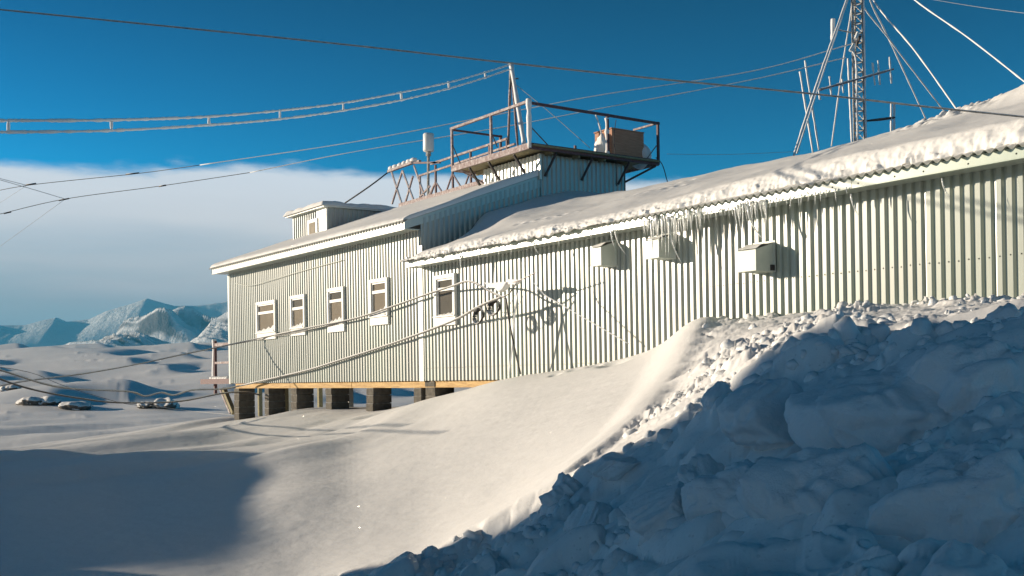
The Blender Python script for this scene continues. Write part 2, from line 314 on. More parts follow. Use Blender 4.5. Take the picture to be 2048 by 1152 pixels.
def ground_h(lat, d, fine=True):
    r = np.hypot(lat, d); z = base_h(lat, d, r); k, pile, crumb = masks(lat, d)
    wx = lat + .25 * fbm(lat * 1.3, d * 1.3, 3, 3); wy = d + .25 * fbm(lat * 1.3 + 50, d * 1.3, 4, 3)
    P_ = .26 * lumps(wx * .8, wy * .8, 1) + .15 * lumps(wx * 1.9 + 5, wy * 1.9, 2) + .045 * lumps(wx * 4.6, wy * 4.6 + 3, 3) * (vn(lat * .9, d * .9, 8) + .2)
    P_ = P_ + .02 * fbm(wx * 11, wy * 11, 4, 3) * sm(.35, .8, vn(lat * 1.1, d * 1.1, 9)) + .03 * fbm(wx * 3, wy * 3, 6, 4) - .06
    cl = sm(.35, .75, vn(lat * .8 + 4, d * .8, 95) + .35 * sm(13.0, 15, d) - .12); Q_ = .05 * lumps(wx * 1.6, wy * 1.6, 12) + (.10 * lumps(wx * 4.2, wy * 4.2, 13) + .05 * lumps(wx * 10, wy * 10, 14)) * cl + .03 * fbm(wx * 5, wy * 5, 15, 5, .6)
    top = sm(1.5, 3.5, lat) * 0 + 1
    edgeh = .06 * (1 - sm(.0, .035, np.abs(k - np.interp(d, [8, 9, 10.5, 13, 16, 18], [.02, .06, .12, .15, .172, .185]) + .012))) * sm(9, 11, d) * (d < 17)
    z = z + pile * P_ + crumb * Q_ * top - crumb * .07 + edgeh
    soft = (1 - pile) * (1 - crumb)
    # wind-shaped drift: long oblique ripples that fade towards the foot of the slope
    s1 = (lat * .62 + d * .78); s2 = (lat * .78 - d * .62)
    amp = sm(9, 20, d) * (1 - sm(40, 70, d))
    w1 = fbm(s1 * .14 + .6 * fbm(s1 * .1, s2 * .3, 31, 2), s2 * .42, 30, 3, .35)
    z = z + soft * amp * .27 * w1 * (.12 + .88 * sm(.0, -.18, k) * sm(12, 20, d))
    z = z + soft * (.006 * fbm(s1 * .7, s2 * 1.4, 33, 2) + .05 * fbm(lat * .25, d * .25, 35, 2) * sm(4, 9, d))
    if fine: z = z + soft * .004 * fbm(lat * 6, d * 6, 36, 3) * (d < 60)
    for px_, dd_, rl, rd, dp in ((1228, 17.9, .22, .5, .10), (1248, 17.6, .16, .3, .12), (1268, 17.6, .2, .35, .09), (1190, 18.6, .12, .2, .06), (1150, 18.9, .1, .2, .05), (1110, 19.0, .1, .2, .05), (760, 24.2, .5, .5, .10), (640, 23.0, .9, .5, .08), (555, 22.2, .6, .5, .07)):
        z = z - dp * np.exp(-(((lat - (px_ - 1024) / FPX * dd_) / rl) ** 2 + ((d - dd_) / rd) ** 2) ** 1.5)
    # far field: drifts and pressure ridges running across
    fa = sm(30, 60, d) * (1 - sm(900, 1300, d)); fs = d * .0052
    u1 = np.log(np.maximum(d, 1)) * 9; u2 = k * 6
    z = z + fa * fs * (.42 * fbm(u2 * 1.1, u1, 40, 3, .4) + .9 * np.maximum(ridged(u2 * 1.2 + 3, u1 * .8 + .5 * fbm(u2 * 2, u1 * .5, 44, 2), 41, 2) - .72, 0))
    # long swells: a gentle face towards the sun, a short steep lee
    for ph0, sd_ in ((0., 47), (.5, 53)):
        ub = np.log(np.maximum(d, 1)) * 3.2 + ph0; bi = np.floor(ub); wgt = np.sin(np.pi * (ub - bi)) ** 2; lam = d * (.13 + .16 * hsh(bi, bi * 0 + sd_, 3))
        fr = lat / lam + 7 * hsh(bi, bi * 0 + sd_, 8) + .12 * fbm(u2 * 2, ub, sd_, 2); fr = fr - np.floor(fr); saw = np.where(fr < .82, sm(0, 1.0, fr / .82) * .55 + .45 * fr / .82, 1 - sm(.82, 1.0, fr))
        z = z + fa * wgt * .040 * lam * (saw - .4) * sm(60, 100, d)
    return z
def world(lat, d, z): return np.stack([F[0] * d + R[0] * lat, F[1] * d + R[1] * lat, z], -1)
def gh_xy(X, Y):
    X = np.atleast_1d(np.array(X, float)); Y = np.atleast_1d(np.array(Y, float)); return ground_h(X * R[0] + Y * R[1], X * F[0] + Y * F[1])
def bumps_far(lat, d, z):      # the named swells in the snowfield left of the building
    for px, py, dd, sx, sy, h in ((190, 768, 105, 10.5, 9, 1.15), (30, 762, 120, 12, 10, 1.0), (110, 800, 74, 3.6, 2.4, .45), (330, 802, 72, 2.6, 1.2, .3), (20, 792, 76, 2.5, 1.5, .4)):
        p = at_d(px, py, dd); l0 = p @ R; d0 = p @ F
        q = ((lat - l0) / sx) ** 2 + ((d - d0) / sy) ** 2
        z = z + h * np.exp(-q ** 1.6)
    return z
phi_in = np.arange(-29, 29.001, .052); phi = np.radians(np.concatenate([np.arange(-180, -29.2, 1.2), phi_in, np.arange(30, 180, 1.2)]))
rr = np.concatenate([np.exp(np.linspace(math.log(.5), math.log(2.6), 30))[:-1], np.exp(np.linspace(math.log(2.6), math.log(36), 560))[:-1], np.exp(np.linspace(math.log(36), math.log(1500), 150))])
PH, RRr = np.meshgrid(phi, rr, indexing='ij'); lat = RRr * np.sin(PH); dep = RRr * np.cos(PH)
Z = ground_h(lat, dep); Z = bumps_far(lat, dep, Z)
zfar = Z[:, -1:].copy()
ext = np.array([2500., 5000., 8000.]); lat2 = np.concatenate([lat, ext[None] * np.sin(phi)[:, None]], 1); dep2 = np.concatenate([dep, ext[None] * np.cos(phi)[:, None]], 1)
Z = np.concatenate([Z, np.repeat(zfar, 3, 1)], 1)
V = world(lat2, dep2, Z)
tag(grid_mesh('snow_ground', V, len(phi), V.shape[1], M['snow'], wrap=True), 'white snow ground with smooth drift, churned pile and open snowfield', kind='structure')

# unseen snow bank added left of the view, outline shaped to shade the foreground
A0 = -22.0; qv = np.array([-8, -4, 3, 6.2, 7.4, 7.8, 7.98, 8.14, 8.4, 9.9, 11.5, 13.4, 15.5, 17, 18.2, 20]); vv = np.array([-4.5, .8, 2.0, 1.8, 1.6, .8, -.9, -2.64, -2.59, -2.53, -2.59, -2.69, -2.71, -2.75, -3.2, -5.2])
qs = np.linspace(-8, 20, 420); vt = np.interp(qs, qv, vv); vt = vt + .03 * fbm(qs * 1.1, qs * 0, 60, 3)
ts = np.linspace(-1, 1, 25); QQ, TT = np.meshgrid(qs, ts, indexing='ij'); zt = (vt + math.tan(SUN_EL) * -A0)[:, None]
hgt = np.maximum(zt + 1.9, .05) * np.sqrt(np.clip(1 - np.abs(TT) ** 1.6, 0, 1)) - 1.9
al = A0 + TT * (2.2 + .25 * fbm(QQ, TT, 61, 2)); hgt = hgt - .12 * np.abs(fbm(QQ * .9, TT * 3, 62, 3)) * (1 - (np.abs(TT) < .05))
la = .967 * al + .254 * QQ; de = -.254 * al + .967 * QQ
tag(grid_mesh('shadow_bank', world(la, de, hgt), 420, 25, M['pilesnow']), 'added snow bank out of view left of the camera, shaped to cast the foreground shadow', kind='structure')

# ------------------------------------------------------------------ far mountains
def mountain(label, prof, d0, depth, noise_s, seed, rough, base_drop=60, pw=.8, ridge_amt=.5, slant=0.):
    xs = np.linspace(prof[0][0], prof[-1][0], 420); ys = np.interp(xs, [p[0] for p in prof], [p[1] for p in prof])
    kx = (xs - 1024) / FPX; vv_ = np.linspace(0, 1, 90); top = (yh(xs) - ys) / FPX; low = (yh(xs) - 700) / FPX
    K_, V_ = np.meshgrid(kx, vv_, indexing='ij'); D_ = d0 + depth * V_; L_ = K_ * (d0 + depth * .62)
    hb = low[:, None] * D_ ; ht = top[:, None] * (d0 + depth * .62)
    s = np.where(V_ < .62, (V_ / .62) ** pw, 1 - sm(.62, 1.0, V_) * .8)
    n_ = ridged(L_ / noise_s + slant * D_ / noise_s, D_ / noise_s * .5, seed, 4, .42) - .5; n2_ = fbm(L_ / noise_s * 3, D_ / noise_s * 2, seed + 3, 3, .5)
    amp = np.maximum(ht - hb, 8) * np.sin(np.pi * np.clip(V_ * .92 + .02, 0, 1)) * rough
    H_ = hb + (ht - hb) * s + amp * (n_ * ridge_amt * 2 * (1 - sm(.5, .66, V_) * .9) + n2_ * .10)
    H_ = np.where(V_ < .001, hb - base_drop, H_)
    return tag(grid_mesh('mountain', world(L_, D_, H_), 420, 90, M['mountain']), label, kind='structure')
mountain('long hazy blue mountain range on the horizon with a sharp peak', [(-500, 640), (-200, 655), (-60, 640), (0, 650), (50, 650), (85, 640), (115, 634), (135, 643), (180, 638), (215, 622), (262, 610), (297, 596), (322, 603), (352, 612), (395, 611), (430, 606), (470, 600), (620, 610), (900, 640), (1100, 690)], 3800, 280, 420, 101, .3, ridge_amt=.3)
mountain('low snow slope at the foot of the far range', [(120, 700), (140, 694), (166, 684), (200, 680), (240, 672), (262, 650), (300, 640), (345, 616), (372, 613), (400, 628), (430, 640), (470, 632), (640, 640), (760, 700)], 2500, 330, 120, 120, .8, slant=1.6, ridge_amt=.7)
mountain('rounded snowy rock knoll with sunlit ribs on its left flank', [(168, 705), (190, 696), (212, 676), (236, 666), (258, 668), (300, 674), (330, 682), (352, 690), (372, 704)], 1850, 130, 46, 131, .8, slant=1.6, ridge_amt=.8)
mountain('steep dark blue bluff standing just left of the building', [(345, 706), (365, 694), (392, 684), (406, 664), (424, 640), (450, 628), (520, 620), (700, 660), (820, 706)], 2050, 200, 90, 145, .6, slant=1.4, ridge_amt=.6)

# ------------------------------------------------------------------ building
WY = 12.5; XL, XM, XR = -32.1, -20.85, -3.2; ZB = -.05; OH = .45
SL = .36; EZ = 3.22; FH = .17; RIDGE = 16.5
AEZ = 2.39; AFH = .13; ASL = .32
bld = thing('station_building', 'long pale green corrugated research station with snow-covered stepped roof, raised on piers', 'building', ((XL + XM) / 2, WY, ZB))
PITCH = .136
def prof_pts(n):  # profile of n ribs: (x, depth)
    o = []
    for i in range(n): x = i * PITCH; o += [(x, 0), (x + .032, 0), (x + .054, .036), (x + .114, .036)]
    return o + [(n * PITCH, 0)]
def sheet_mesh(n, z0, z1, seam=.003):
    p = prof_pts(n); vs = []; fs = []; zs = [z0, z1]
    for z in zs:
        for x, dd in p: vs.append((x, -dd, z))
    m_ = len(p)
    for i in range(m_ - 1): fs.append((i, i + 1, m_ + i + 1, m_ + i))
    k = len(vs); vs += [(p[-1][0], -.0, z0), (p[-1][0], -.0, z1), (p[-1][0] + .03, -.004, z1), (p[-1][0] + .03, -.004, z0)]; fs.append((k, k + 3, k + 2, k + 1))
    return vs, fs
def sheets(x0, x1, z0, z1, name='wall_sheet'):
    n = 7; w = n * PITCH; vs, fs = sheet_mesh(n, z0, z1); me = bpy.data.meshes.new(name); me.from_pydata(vs, [], fs); me.materials.append(M['wall']); x = x0; i = 0
    while x < x1 - .01:
        if x + w > x1 + .02:
            nn = max(1, int(round((x1 - x) / PITCH))); vs, fs = sheet_mesh(nn, z0, z1); me = bpy.data.meshes.new(name); me.from_pydata(vs, [], fs); me.materials.append(M['wall'])
        o = bpy.data.objects.new(name, me); C.objects.link(o); o.parent = bld
        o.location = tuple(np.array((x, WY + (.0015 if i % 2 else -.0015) + random.uniform(-.001, .001), 0)) - rootloc(bld)); o.rotation_euler.z = random.uniform(-.0025, .0025); x += w; i += 1
sheets(XL + .02, XM - .03, ZB, EZ + .03)
sheets(XM + .01, XR, ZB, AEZ + .03)
# backing walls, far walls
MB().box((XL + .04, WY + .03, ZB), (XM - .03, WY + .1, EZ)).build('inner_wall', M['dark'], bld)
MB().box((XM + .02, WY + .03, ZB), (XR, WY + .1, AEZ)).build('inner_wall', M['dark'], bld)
MB().box((XL + .005, WY + .1, ZB), (XL + .06, 20.5, EZ)).build('end_wall', M['wall'], bld)
# corner trims
MB().box((XL - .02, WY - .05, ZB - .02), (XL + .075, WY - .036, EZ)).box((XL - .034, WY - .05, ZB - .02), (XL - .021, WY + .1, EZ)).build('corner_trim', M['trim'], bld)
MB().box((XM - .12, WY - .056, ZB - .01), (XM + .075, WY - .036, AEZ + .5)).build('corner_trim', M['trim'], bld)
# right gable above the annex roof, vertical corrugation, top follows the roof
def roofz(y): return EZ + FH + SL * (y - (WY - OH)) if y <= RIDGE else EZ + FH + SL * (RIDGE - (WY - OH)) - SL * (y - RIDGE)
y = WY - .03
while y < 20.3:
    mb = MB(); prev = None
    for i in range(8):
        for (a, dd) in ((0, 0), (.036, 0), (.062, .03), (.110, .03)) if i < 7 else ((0, 0),):
            yy = y + i * PITCH + a; cur = [(XM + dd, yy, 2.2), (XM + dd, yy, roofz(yy) - .06)]
            if prev: mb.add(prev + cur, [(0, 2, 3, 1)])
            prev = cur
    mb.build('gable_sheet', M['wall'], bld); y += 7 * PITCH
MB().box((XM - .06, WY, 2.0), (XM - .02, 20.3, 3.0)).build('gable_backing', M['dark'], bld)
# floor beams and underside
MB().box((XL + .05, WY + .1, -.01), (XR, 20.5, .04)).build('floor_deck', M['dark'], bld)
x = XL + .25
for L_ in (3.9, 3.6, 3.85):
    MB().box((x, WY + .03 + random.uniform(0, .012), -.205), (x + L_ - .012, WY + .11, -.06 - random.uniform(0, .006))).build('floor_beam', M['timber'], bld, bevel=.006); x += L_
MB().box((x, WY + .05, -.20), (x + 3.3, WY + .12, -.055)).build('floor_beam', M['timber'], bld, bevel=.006)
for yy in (14.4, 16.6): MB().box((XL + .2, yy, -.2), (XM + 2, yy + .1, -.02)).build('floor_beam', M['timber'], bld)
# piers
for (xa, xb, yo) in ((468, 478, 0), (529, 537.5, 0), (582, 593.5, 0), (651, 663, 0), (732.5, 746, 0), (827, 842, .0), (850.5, 870, 0)):
    pa = at_y(xa, 800, WY + .03); pb = at_y(xb, 800, WY + .03); w = pb[0] - pa[0]
    hmid = -.2 if xa < 845 else -.06; mb = MB(); zz = -1.7; j = 0
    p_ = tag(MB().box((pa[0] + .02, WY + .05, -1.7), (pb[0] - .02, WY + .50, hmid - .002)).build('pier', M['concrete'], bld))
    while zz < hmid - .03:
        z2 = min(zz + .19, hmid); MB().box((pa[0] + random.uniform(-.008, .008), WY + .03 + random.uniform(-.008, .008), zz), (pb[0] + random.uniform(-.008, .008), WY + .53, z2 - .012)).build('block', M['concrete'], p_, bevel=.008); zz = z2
for px_, Y_ in ((571, 13.6), (700, 13.9), (577, 15.2), (640, 16.7), (520, 16.7), (760, 15.6), (480, 17.2)):
    p = at_y(px_, 800, Y_); MB().box((p[0] - .07, Y_ - .07, -1.8), (p[0] + .07, Y_ + .07, -.2)).build('timber_post', M['white'] if px_ in (700, 577) else M['planks'], bld)
# fascias and soffits
def fascia(x0, x1, z0, h, seg, mat, joint):
    x = x0; MB().box((x0 + .01, WY - OH + .03, z0 + .012), (x1, WY - .033, z0 + .03)).build('soffit', M['fascia'], bld)
    while x < x1 - .01:
        x2 = min(x + seg, x1); mb = MB().box((x + .002, WY - OH, z0), (x2 - .002, WY - OH + .025, z0 + h)).box((x + .002, WY - OH - .006, z0 - .008), (x2 - .002, WY - OH + .04, z0 + .006))
        mb.build('fascia_board', mat, bld, bevel=.003); x = x2
fascia(XL - .25, XM - .02, EZ, FH, 3.6, M['trim'], 0)
fascia(XM + .03, XR, AEZ, AFH, 2.9, M['fascia'], 0)
MB().box((XM + .03, WY - OH + .03, AEZ), (XM + .05, WY - .04, AEZ + AFH + .1)).build('fascia_return', M['trim'], bld)
# bargeboards on the two gables of the high part
for X_ in (XM - .02, XL - .25):
    y0 = WY - OH; mb = MB(); mb.add([(X_, y0, EZ), (X_ + .04, y0, EZ), (X_ + .04, y0, roofz(y0)), (X_, y0, roofz(y0)), (X_, RIDGE, roofz(RIDGE) - .30), (X_ + .04, RIDGE, roofz(RIDGE) - .30), (X_ + .04, RIDGE, roofz(RIDGE)), (X_, RIDGE, roofz(RIDGE))],
        [(0, 1, 2, 3), (7, 6, 5, 4), (0, 4, 5, 1), (1, 5, 6, 2), (2, 6, 7, 3), (3, 7, 4, 0)]).build('bargeboard', M['fascia'], bld)
# roof sheets (corrugated, wave seen at the eave)
def roof_sheets(x0, x1, zf, sl, yr, name, yback):
    x = x0; w = 1.904
    while x < x1 - .01:
        x2 = min(x + w, x1); nx = int((x2 - x) / .017) + 1; xs = np.linspace(x, x2, nx); mb = MB()
        for yy in (WY - OH - .07, yr, yback):
            zz = zf + sl * (min(yy, yr) - (WY - OH)) - (sl * (yy - yr) if yy > yr else 0)
            mb.v += [(float(a), yy, float(zz + .022 + .022 * math.sin(2 * math.pi * a / PITCH))) for a in xs]
        for j in range(2): mb.f += [(j * nx + i, j * nx + i + 1, (j + 1) * nx + i + 1, (j + 1) * nx + i) for i in range(nx - 1)]
        o = mb.build(name, M['roofmetal'], bld, smooth=True); so_ = o.modifiers.new('thick', 'SOLIDIFY'); so_.thickness = .006; x = x2
roof_sheets(XL - .28, XM + .03, EZ + FH, SL, RIDGE, 'roof_sheet', 20.6)
roof_sheets(XM + .04, XR, AEZ + AFH, ASL, RIDGE, 'roof_sheet', 20.6)
# roof snow
def roof_snow(x0, x1, zf, sl, yr, yend, thick, nx, ny, over, seed, label, hump=None, lend=0.0):
    xs = np.linspace(x0, x1, nx); v = np.linspace(0, 1, ny) ** 1.7
    ov = over * (1 - sm(-15, -11, xs)) - .10 * sm(-15, -11, xs) if over > .05 else over; edge = (WY - OH - ov) + (.07 if over > .05 else .02) * fbm(xs * .9, xs * 0, seed, 3)

    X_ = np.repeat(xs[:, None], ny, 1); Y_ = edge[:, None] + (yend - edge[:, None]) * v[None]
    de = Y_ - edge[:, None]; e = .20
    rnd = np.sqrt(np.clip(1 - (1 - np.clip(de / e, 0, 1)) ** 2, 0, 1))
    endr = np.sqrt(np.clip(1 - (1 - np.clip((X_ - x0) / .35, 0, 1)) ** 2, 0, 1)) if lend else 1.0
    th = thick(X_, Y_) + (.06 if over > .05 else .03) * fbm(X_ * .7, Y_ * .7, seed + 1, 3, .4) + .004 * fbm(X_ * 9, Y_ * 9, seed + 2, 3)
    
    zz = zf + .035 + sl * (np.minimum(Y_, yr) - (WY - OH)) - sl * np.maximum(Y_ - yr, 0) - np.exp(-np.abs(Y_ - yr) / .35) * .035
    Zt = zz + np.maximum(th, .02) * rnd * endr
    # lumpy rim: displaced along the profile so it reads as crumbly snow, not flutes
    arc = np.cumsum(np.concatenate([np.zeros((nx, 1)), np.hypot(np.diff(Y_, axis=1), np.diff(Zt, axis=1))], 1), 1).mean(0)[None] + 0 * X_
    dn = (.045 * lumps(X_ * 6 + arc * 1.5, arc * 7 - X_, seed + 11) + .025 * lumps(X_ * 15, arc * 15 + X_ * 2, seed + 12) + .085 * fbm(X_ * 5, arc * 8, seed + 13, 5, .65)) * np.exp(-(arc / .22) ** 2) * (1.0 if over > .05 else .25)
    Yg = Y_ - dn * .8 * np.exp(-(arc / .15)); Zt = Zt + dn * .5
    lowz = zz[:, :1] - .010 - .06 * np.clip(fbm(xs * 7, xs * 0, seed + 8, 4, .6), -.2, 1)[:, None]
    V = np.concatenate([np.stack([X_[:, :1], Yg[:, :1] + .10, lowz + .03], -1), np.stack([X_[:, :1], Yg[:, :1] + .008, lowz], -1), np.stack([X_, Yg, Zt], -1)], 1)
    if lend:
        f = V[:1].copy(); f[..., 2] = np.minimum(f[..., 2], zf + sl * (np.minimum(f[..., 1], yr) - (WY - OH)) + .02); V = np.concatenate([f, V], 0)
    l_ = V[-1:].copy(); l_[..., 2] = zf + sl * (np.minimum(l_[..., 1], yr) - (WY - OH)) + .0; V = np.concatenate([V, l_], 0)
    o = grid_mesh('roof_snow', V, V.shape[0], V.shape[1], M['roofsnow'], bld); tag(o, label); return o
def th_main(X, Y): return .085 + .05 * sm(-31, -26, X) * sm(13, 15, Y)
def th_ann(X, Y):
    u = X - XM; drift = .34 * np.exp(-((u - .0) / 1.3) ** 2) * sm(12.6, 14.3, Y) + .10 * np.exp(-((u - 1.6) / 1.5) ** 2) * sm(12.8, 13.8, Y) * (1 - sm(15.5, 16.5, Y))
    scoop = -.5 * np.exp(-(u / .35) ** 2) * (1 - sm(13.2, 14.2, Y))
    eave = .10 * sm(-14, -9, X)
    hump = .55 * sm(-10.2, -8.0, X) * sm(15.2, 16.4, Y) + .06 * np.exp(-((X + 10.4) / .9) ** 2) * sm(15.3, 16.2, Y) * (1 + fbm(X * 7, Y * 7, 77, 4) * 2.2)
    # line of shallow footprints climbing across the snow
    fp = 0
    for (ax, ay, bx, by, nn) in ((-18.2, 13.2, -12.4, 15.9, 26), (-17.4, 13.1, -15.4, 15.6, 12)):
        for i in range(nn):
            t = i / nn; px = ax + (bx - ax) * t + .09 * (i % 2); py = ay + (by - ay) * t - .08 * (i % 2); fp = fp - .05 * np.exp(-(((X - px) / .09) ** 2 + ((Y - py) / .06) ** 2))
    groove = -.06 * np.exp(-((X + 17.75 - (Y - 12) * .6) / .07) ** 2) * (1 - sm(12.5, 13.0, Y))
    return .13 + drift + scoop + eave + hump + fp + groove
roof_snow(XL - .30, XM + .02, EZ + FH, SL, RIDGE, 18.2, th_main, 380, 70, .02, 200, 'thin smooth snow on the higher left roof')
roof_snow(XM + .04, XR, AEZ + AFH, ASL, RIDGE, 18.2, th_ann, 1000, 150, .12, 230, 'thick snow blanket with rough edge on the long low roof')
# rooftop room under the platform
RX0, RX1, RY0, RY1, RZ = -23.2, XM, 15.74, 18.35, 5.22
mb = MB(); prev = None; x = RX0
i = 0
while x < RX1 - .12:
    mb = MB(); prev = None
    for j in range(4):
        for a, dd in ((0, 0), (.05, 0), (.075, .035), (.125, .035)) if j < 3 else ((0, 0),):
            xx = min(x + j * .15 + a, RX1 - .03); cur = [(xx, RY0 - dd, roofz(RY0) - .15), (xx, RY0 - dd, RZ)]
            if prev: mb.add(prev + cur, [(0, 2, 3, 1)])
            prev = cur
    mb.build('room_sheet', M['trim'], bld); x += .45
y = RY0
while y < RY1 - .05:
    mb = MB(); prev = None
    for j in range(6):
        for a, dd in ((0, 0), (.036, 0), (.062, .03), (.11, .03)) if j < 5 else ((0, 0),):
            yy = min(y + j * PITCH + a, RY1); cur = [(RX1 + dd + .035, yy, 3.4), (RX1 + dd + .035, yy, RZ)]
            if prev: mb.add(prev + cur, [(0, 2, 3, 1)])
            prev = cur
    mb.build('room_sheet', M['wall'], bld); y += 5 * PITCH
MB().box((RX0 + .04, RY0 + .03, 4.3), (RX1 - .02, RY1, RZ - .01)).build('room_core', M['dark'], bld)
MB().box((RX1 - .02, RY0 - .055, roofz(RY0) - .1), (RX1 + .08, RY0 - .0, RZ)).build('corner_trim', M['trim'], bld)

# windows
def window(px0, px1, py0, py1, split, label, cur, snow_h=.07, gl_y=None):
    a = at_y(px0, (py0 + py1) / 2, WY - .04); b_ = at_y(px1, (py0 + py1) / 2, WY - .04); xm = (px0 + px1) / 2
    x0, x1 = a[0], b_[0]; zt = at_y(xm, py0, WY - .04)[2]; zb = at_y(xm, py1, WY - .04)[2]; apron = (zt - zb) * (.17 if py1 - py0 < 95 or gl_y else .09)
    c = .085; yf = WY - .105; yb = WY - .035
    w = MB().box((x0, yf, zt - c), (x1, yb, zt)).box((x0, yf, zb + apron + .02), (x0 + c, yb, zt - c - .0)).box((x1 - c, yf, zb + apron + .02), (x1, yb, zt - c)).build('window', M['casing'], bld, bevel=.006); tag(w, label)
    MB().box((x0 - .0, yf + .012, zb), (x1, yb, zb + apron - .0)).build('apron', M['casing'], w, bevel=.004)
    MB().box((x0 - .02, yf - .03, zb + apron), (x1 + .02, yb, zb + apron + .02)).build('sill', M['casing'], w)
    gx0, gx1, gz0, gz1 = x0 + c, x1 - c, zb + apron + .02, zt - c; zs = gz1 - (gz1 - gz0) * split; f = .035
    MB().box((gx0 + .001, yf + .03, gz0), (gx0 + f, yb, gz1)).box((gx1 - f, yf + .03, gz0), (gx1 - .001, yb, gz1)).box((gx0 + f, yf + .03, gz1 - f), (gx1 - f, yb, gz1 - .001)).box((gx0 + f, yf + .03, gz0 + .001), (gx1 - f, yb, gz0 + f)).box((gx0 + f, yf + .025, zs - .035), (gx1 - f, yb, zs + .035)).build('sash', M['casing'], w)
    for z0, z1 in ((gz0 + f, zs - .035), (zs + .035, gz1 - f)):
        MB().add([(gx0 + f, yf + .050, z0), (gx1 - f, yf + .050, z0), (gx1 - f, yf + .050, z1), (gx0 + f, yf + .050, z1)], [(0, 1, 2, 3)]).build('pane', M['glass'], w)
        MB().box((gx0 + f + .001, yf + .062, z0 + .001), (gx1 - f - .001, yf + .066, z1 - .001)).build('curtain', M['curtaindark'] if (z0 > zs and cur == 2) or cur == 3 else M['curtain'], w)
    n_ = 14; xs = np.linspace(gx0 + .005, gx1 - .005, n_); mb = MB()
    for i in range(n_):
        h = snow_h * (.5 + .9 * i / n_) * (1 + .3 * math.sin(i * 1.7 + px0)); mb.v += [(xs[i], yf - .02, gz0), (xs[i], yf + .005, gz0 + h * .6), (xs[i], yf + .045, gz0 + h)]
    for i in range(n_ - 1): mb.f += [(3 * i, 3 * i + 3, 3 * i + 4, 3 * i + 1), (3 * i + 1, 3 * i + 4, 3 * i + 5, 3 * i + 2)]
    mb.build('sill_snow', M['roofsnow'], w, smooth=True)
window(516, 554, 602, 679, .30, 'wide tan-curtained window nearest the left corner', 1, .12)
window(584, 613, 590, 671, .34, 'narrow window second from the left corner', 2, .10)
window(658, 691, 575, 664, .30, 'narrow window with bright tan curtain, third from the left corner', 2, .12, 1)
window(743, 779, 557, 650, .28, 'tall window with grey panes next to the corner strip', 1, .14, 1)
window(873, 914, 549, 651, .28, 'tall dark window under the low roof next to the corner strip', 3, .05, 1)
# screws: rows on the ribs and on the fascia
mb = MB()
def dot(x, y, z, r=.011):
    mb.add([(x + r * math.cos(t * math.pi / 3), y, z + r * math.sin(t * math.pi / 3)) for t in range(6)] + [(x, y - .008, z)], [((i + 1) % 6, i, 6) for i in range(6)])
for zrow, xa, xb in ((1.345, XM + .2, XR), (.22, XM + .2, -14), (1.62, XL, XM - .2)):
    n0 = int((xb - xa) / PITCH); base = XM + .01
    for i in range(n0):
        xx = xa + i * PITCH; xx = base + round((xx - base) / PITCH) * PITCH + .086
        dot(xx, WY - .040, zrow + random.uniform(-.006, .006), .010 if zrow > 1 else .008)
mb.build('wall_screws', M['screw'], bld)['kind'] = 'stuff'
mb = MB(); x = -20.3
while x < XR: dot(x, WY - OH - .002, AEZ + .05 + random.uniform(-.01, .01), .012); x += random.choice((.28, .55, .6, .41))
mb.build('fascia_screws', M['screw'], bld)['kind'] = 'stuff'

# ------------------------------------------------------------------ rooftop cabin
CX0, CX1, CY0, CY1, CZ = -31.7, -29.3, 14.4, 16.7, 5.0
cab = thing('rooftop_cabin', 'small corrugated cabin with a square window on the high left roof', 'cabin', (CX0, CY0, 4.2))
x = CX0
while x < CX1 - .7:
    mb = MB(); prev = None
    for j in range(4):
        for a, dd in ((0, 0), (.05, 0), (.075, .03), (.125, .03)) if j < 3 else ((0, 0),):
            xx = min(x + j * .15 + a, CX1 - .65); cur = [(xx, CY0 - dd, 4.0), (xx, CY0 - dd, CZ)]
            if prev: mb.add(prev + cur, [(0, 2, 3, 1)])
            prev = cur
    mb.build('cabin_sheet', M['wall'], cab); x += .45
MB().box((CX0 + .02, CY0 + .02, 4.0), (CX1 - .02, CY1, CZ - .02)).build('cabin_core', M['dark'], cab)
MB().box((CX1 - .66, CY0 - .04, 4.0), (CX1 - .30, CY0 - .0, CZ - .0)).build('flat_panel', M['trim'], cab); MB().box((CX1 - .29, CY0 - .05, 4.0), (CX1 + .02, CY0 - .0, CZ)).build('flat_panel', M['trim'], cab)
y = CY0
while y < CY1 - .05:
    mb = MB(); prev = None
    for j in range(5):
        for a, dd in ((0, 0), (.05, 0), (.075, .03), (.125, .03)) if j < 4 else ((0, 0),):
            yy = min(y + j * .15 + a, CY1); cur = [(CX1 + dd, yy, 4.0), (CX1 + dd, yy, CZ)]
            if prev: mb.add(prev + cur, [(0, 2, 3, 1)])
            prev = cur
    mb.build('cabin_sheet', M['wall'], cab); y += .6
pw = at_y(626, 458, CY0 - .05); w = MB().box((pw[0] - .33, CY0 - .075, 4.22), (pw[0] + .33, CY0 - .03, 4.76)).build('window', M['casing'], cab)
MB().box((pw[0] - .2, CY0 - .085, 4.33), (pw[0] + .2, CY0 - .076, 4.66)).build('pane', M['curtaindark'], w)
MB().box((CX0 - .15, CY0 - .18, CZ), (CX1 + .12, CY1 + .1, CZ + .06)).build('roof_board', M['trim'], cab)
xs = np.linspace(CX0 - .2, CX1 + .15, 50); ys_ = np.linspace(CY0 - .24, CY1 + .1, 40); X_, Y_ = np.meshgrid(xs, ys_, indexing='ij')
ed = np.minimum(np.minimum(X_ - xs[0], xs[-1] - X_), np.minimum(Y_ - ys_[0], ys_[-1] - Y_)); hh = CZ + .04 + (.15 + .05 * fbm(X_ * 3, Y_ * 3, 300, 3)) * np.sqrt(np.clip(1 - (1 - np.clip(ed / .14, 0, 1)) ** 2, 0, 1)) - .0
grid_mesh('cabin_snow', np.stack([X_, Y_, hh], -1), 50, 40, M['roofsnow'], cab)

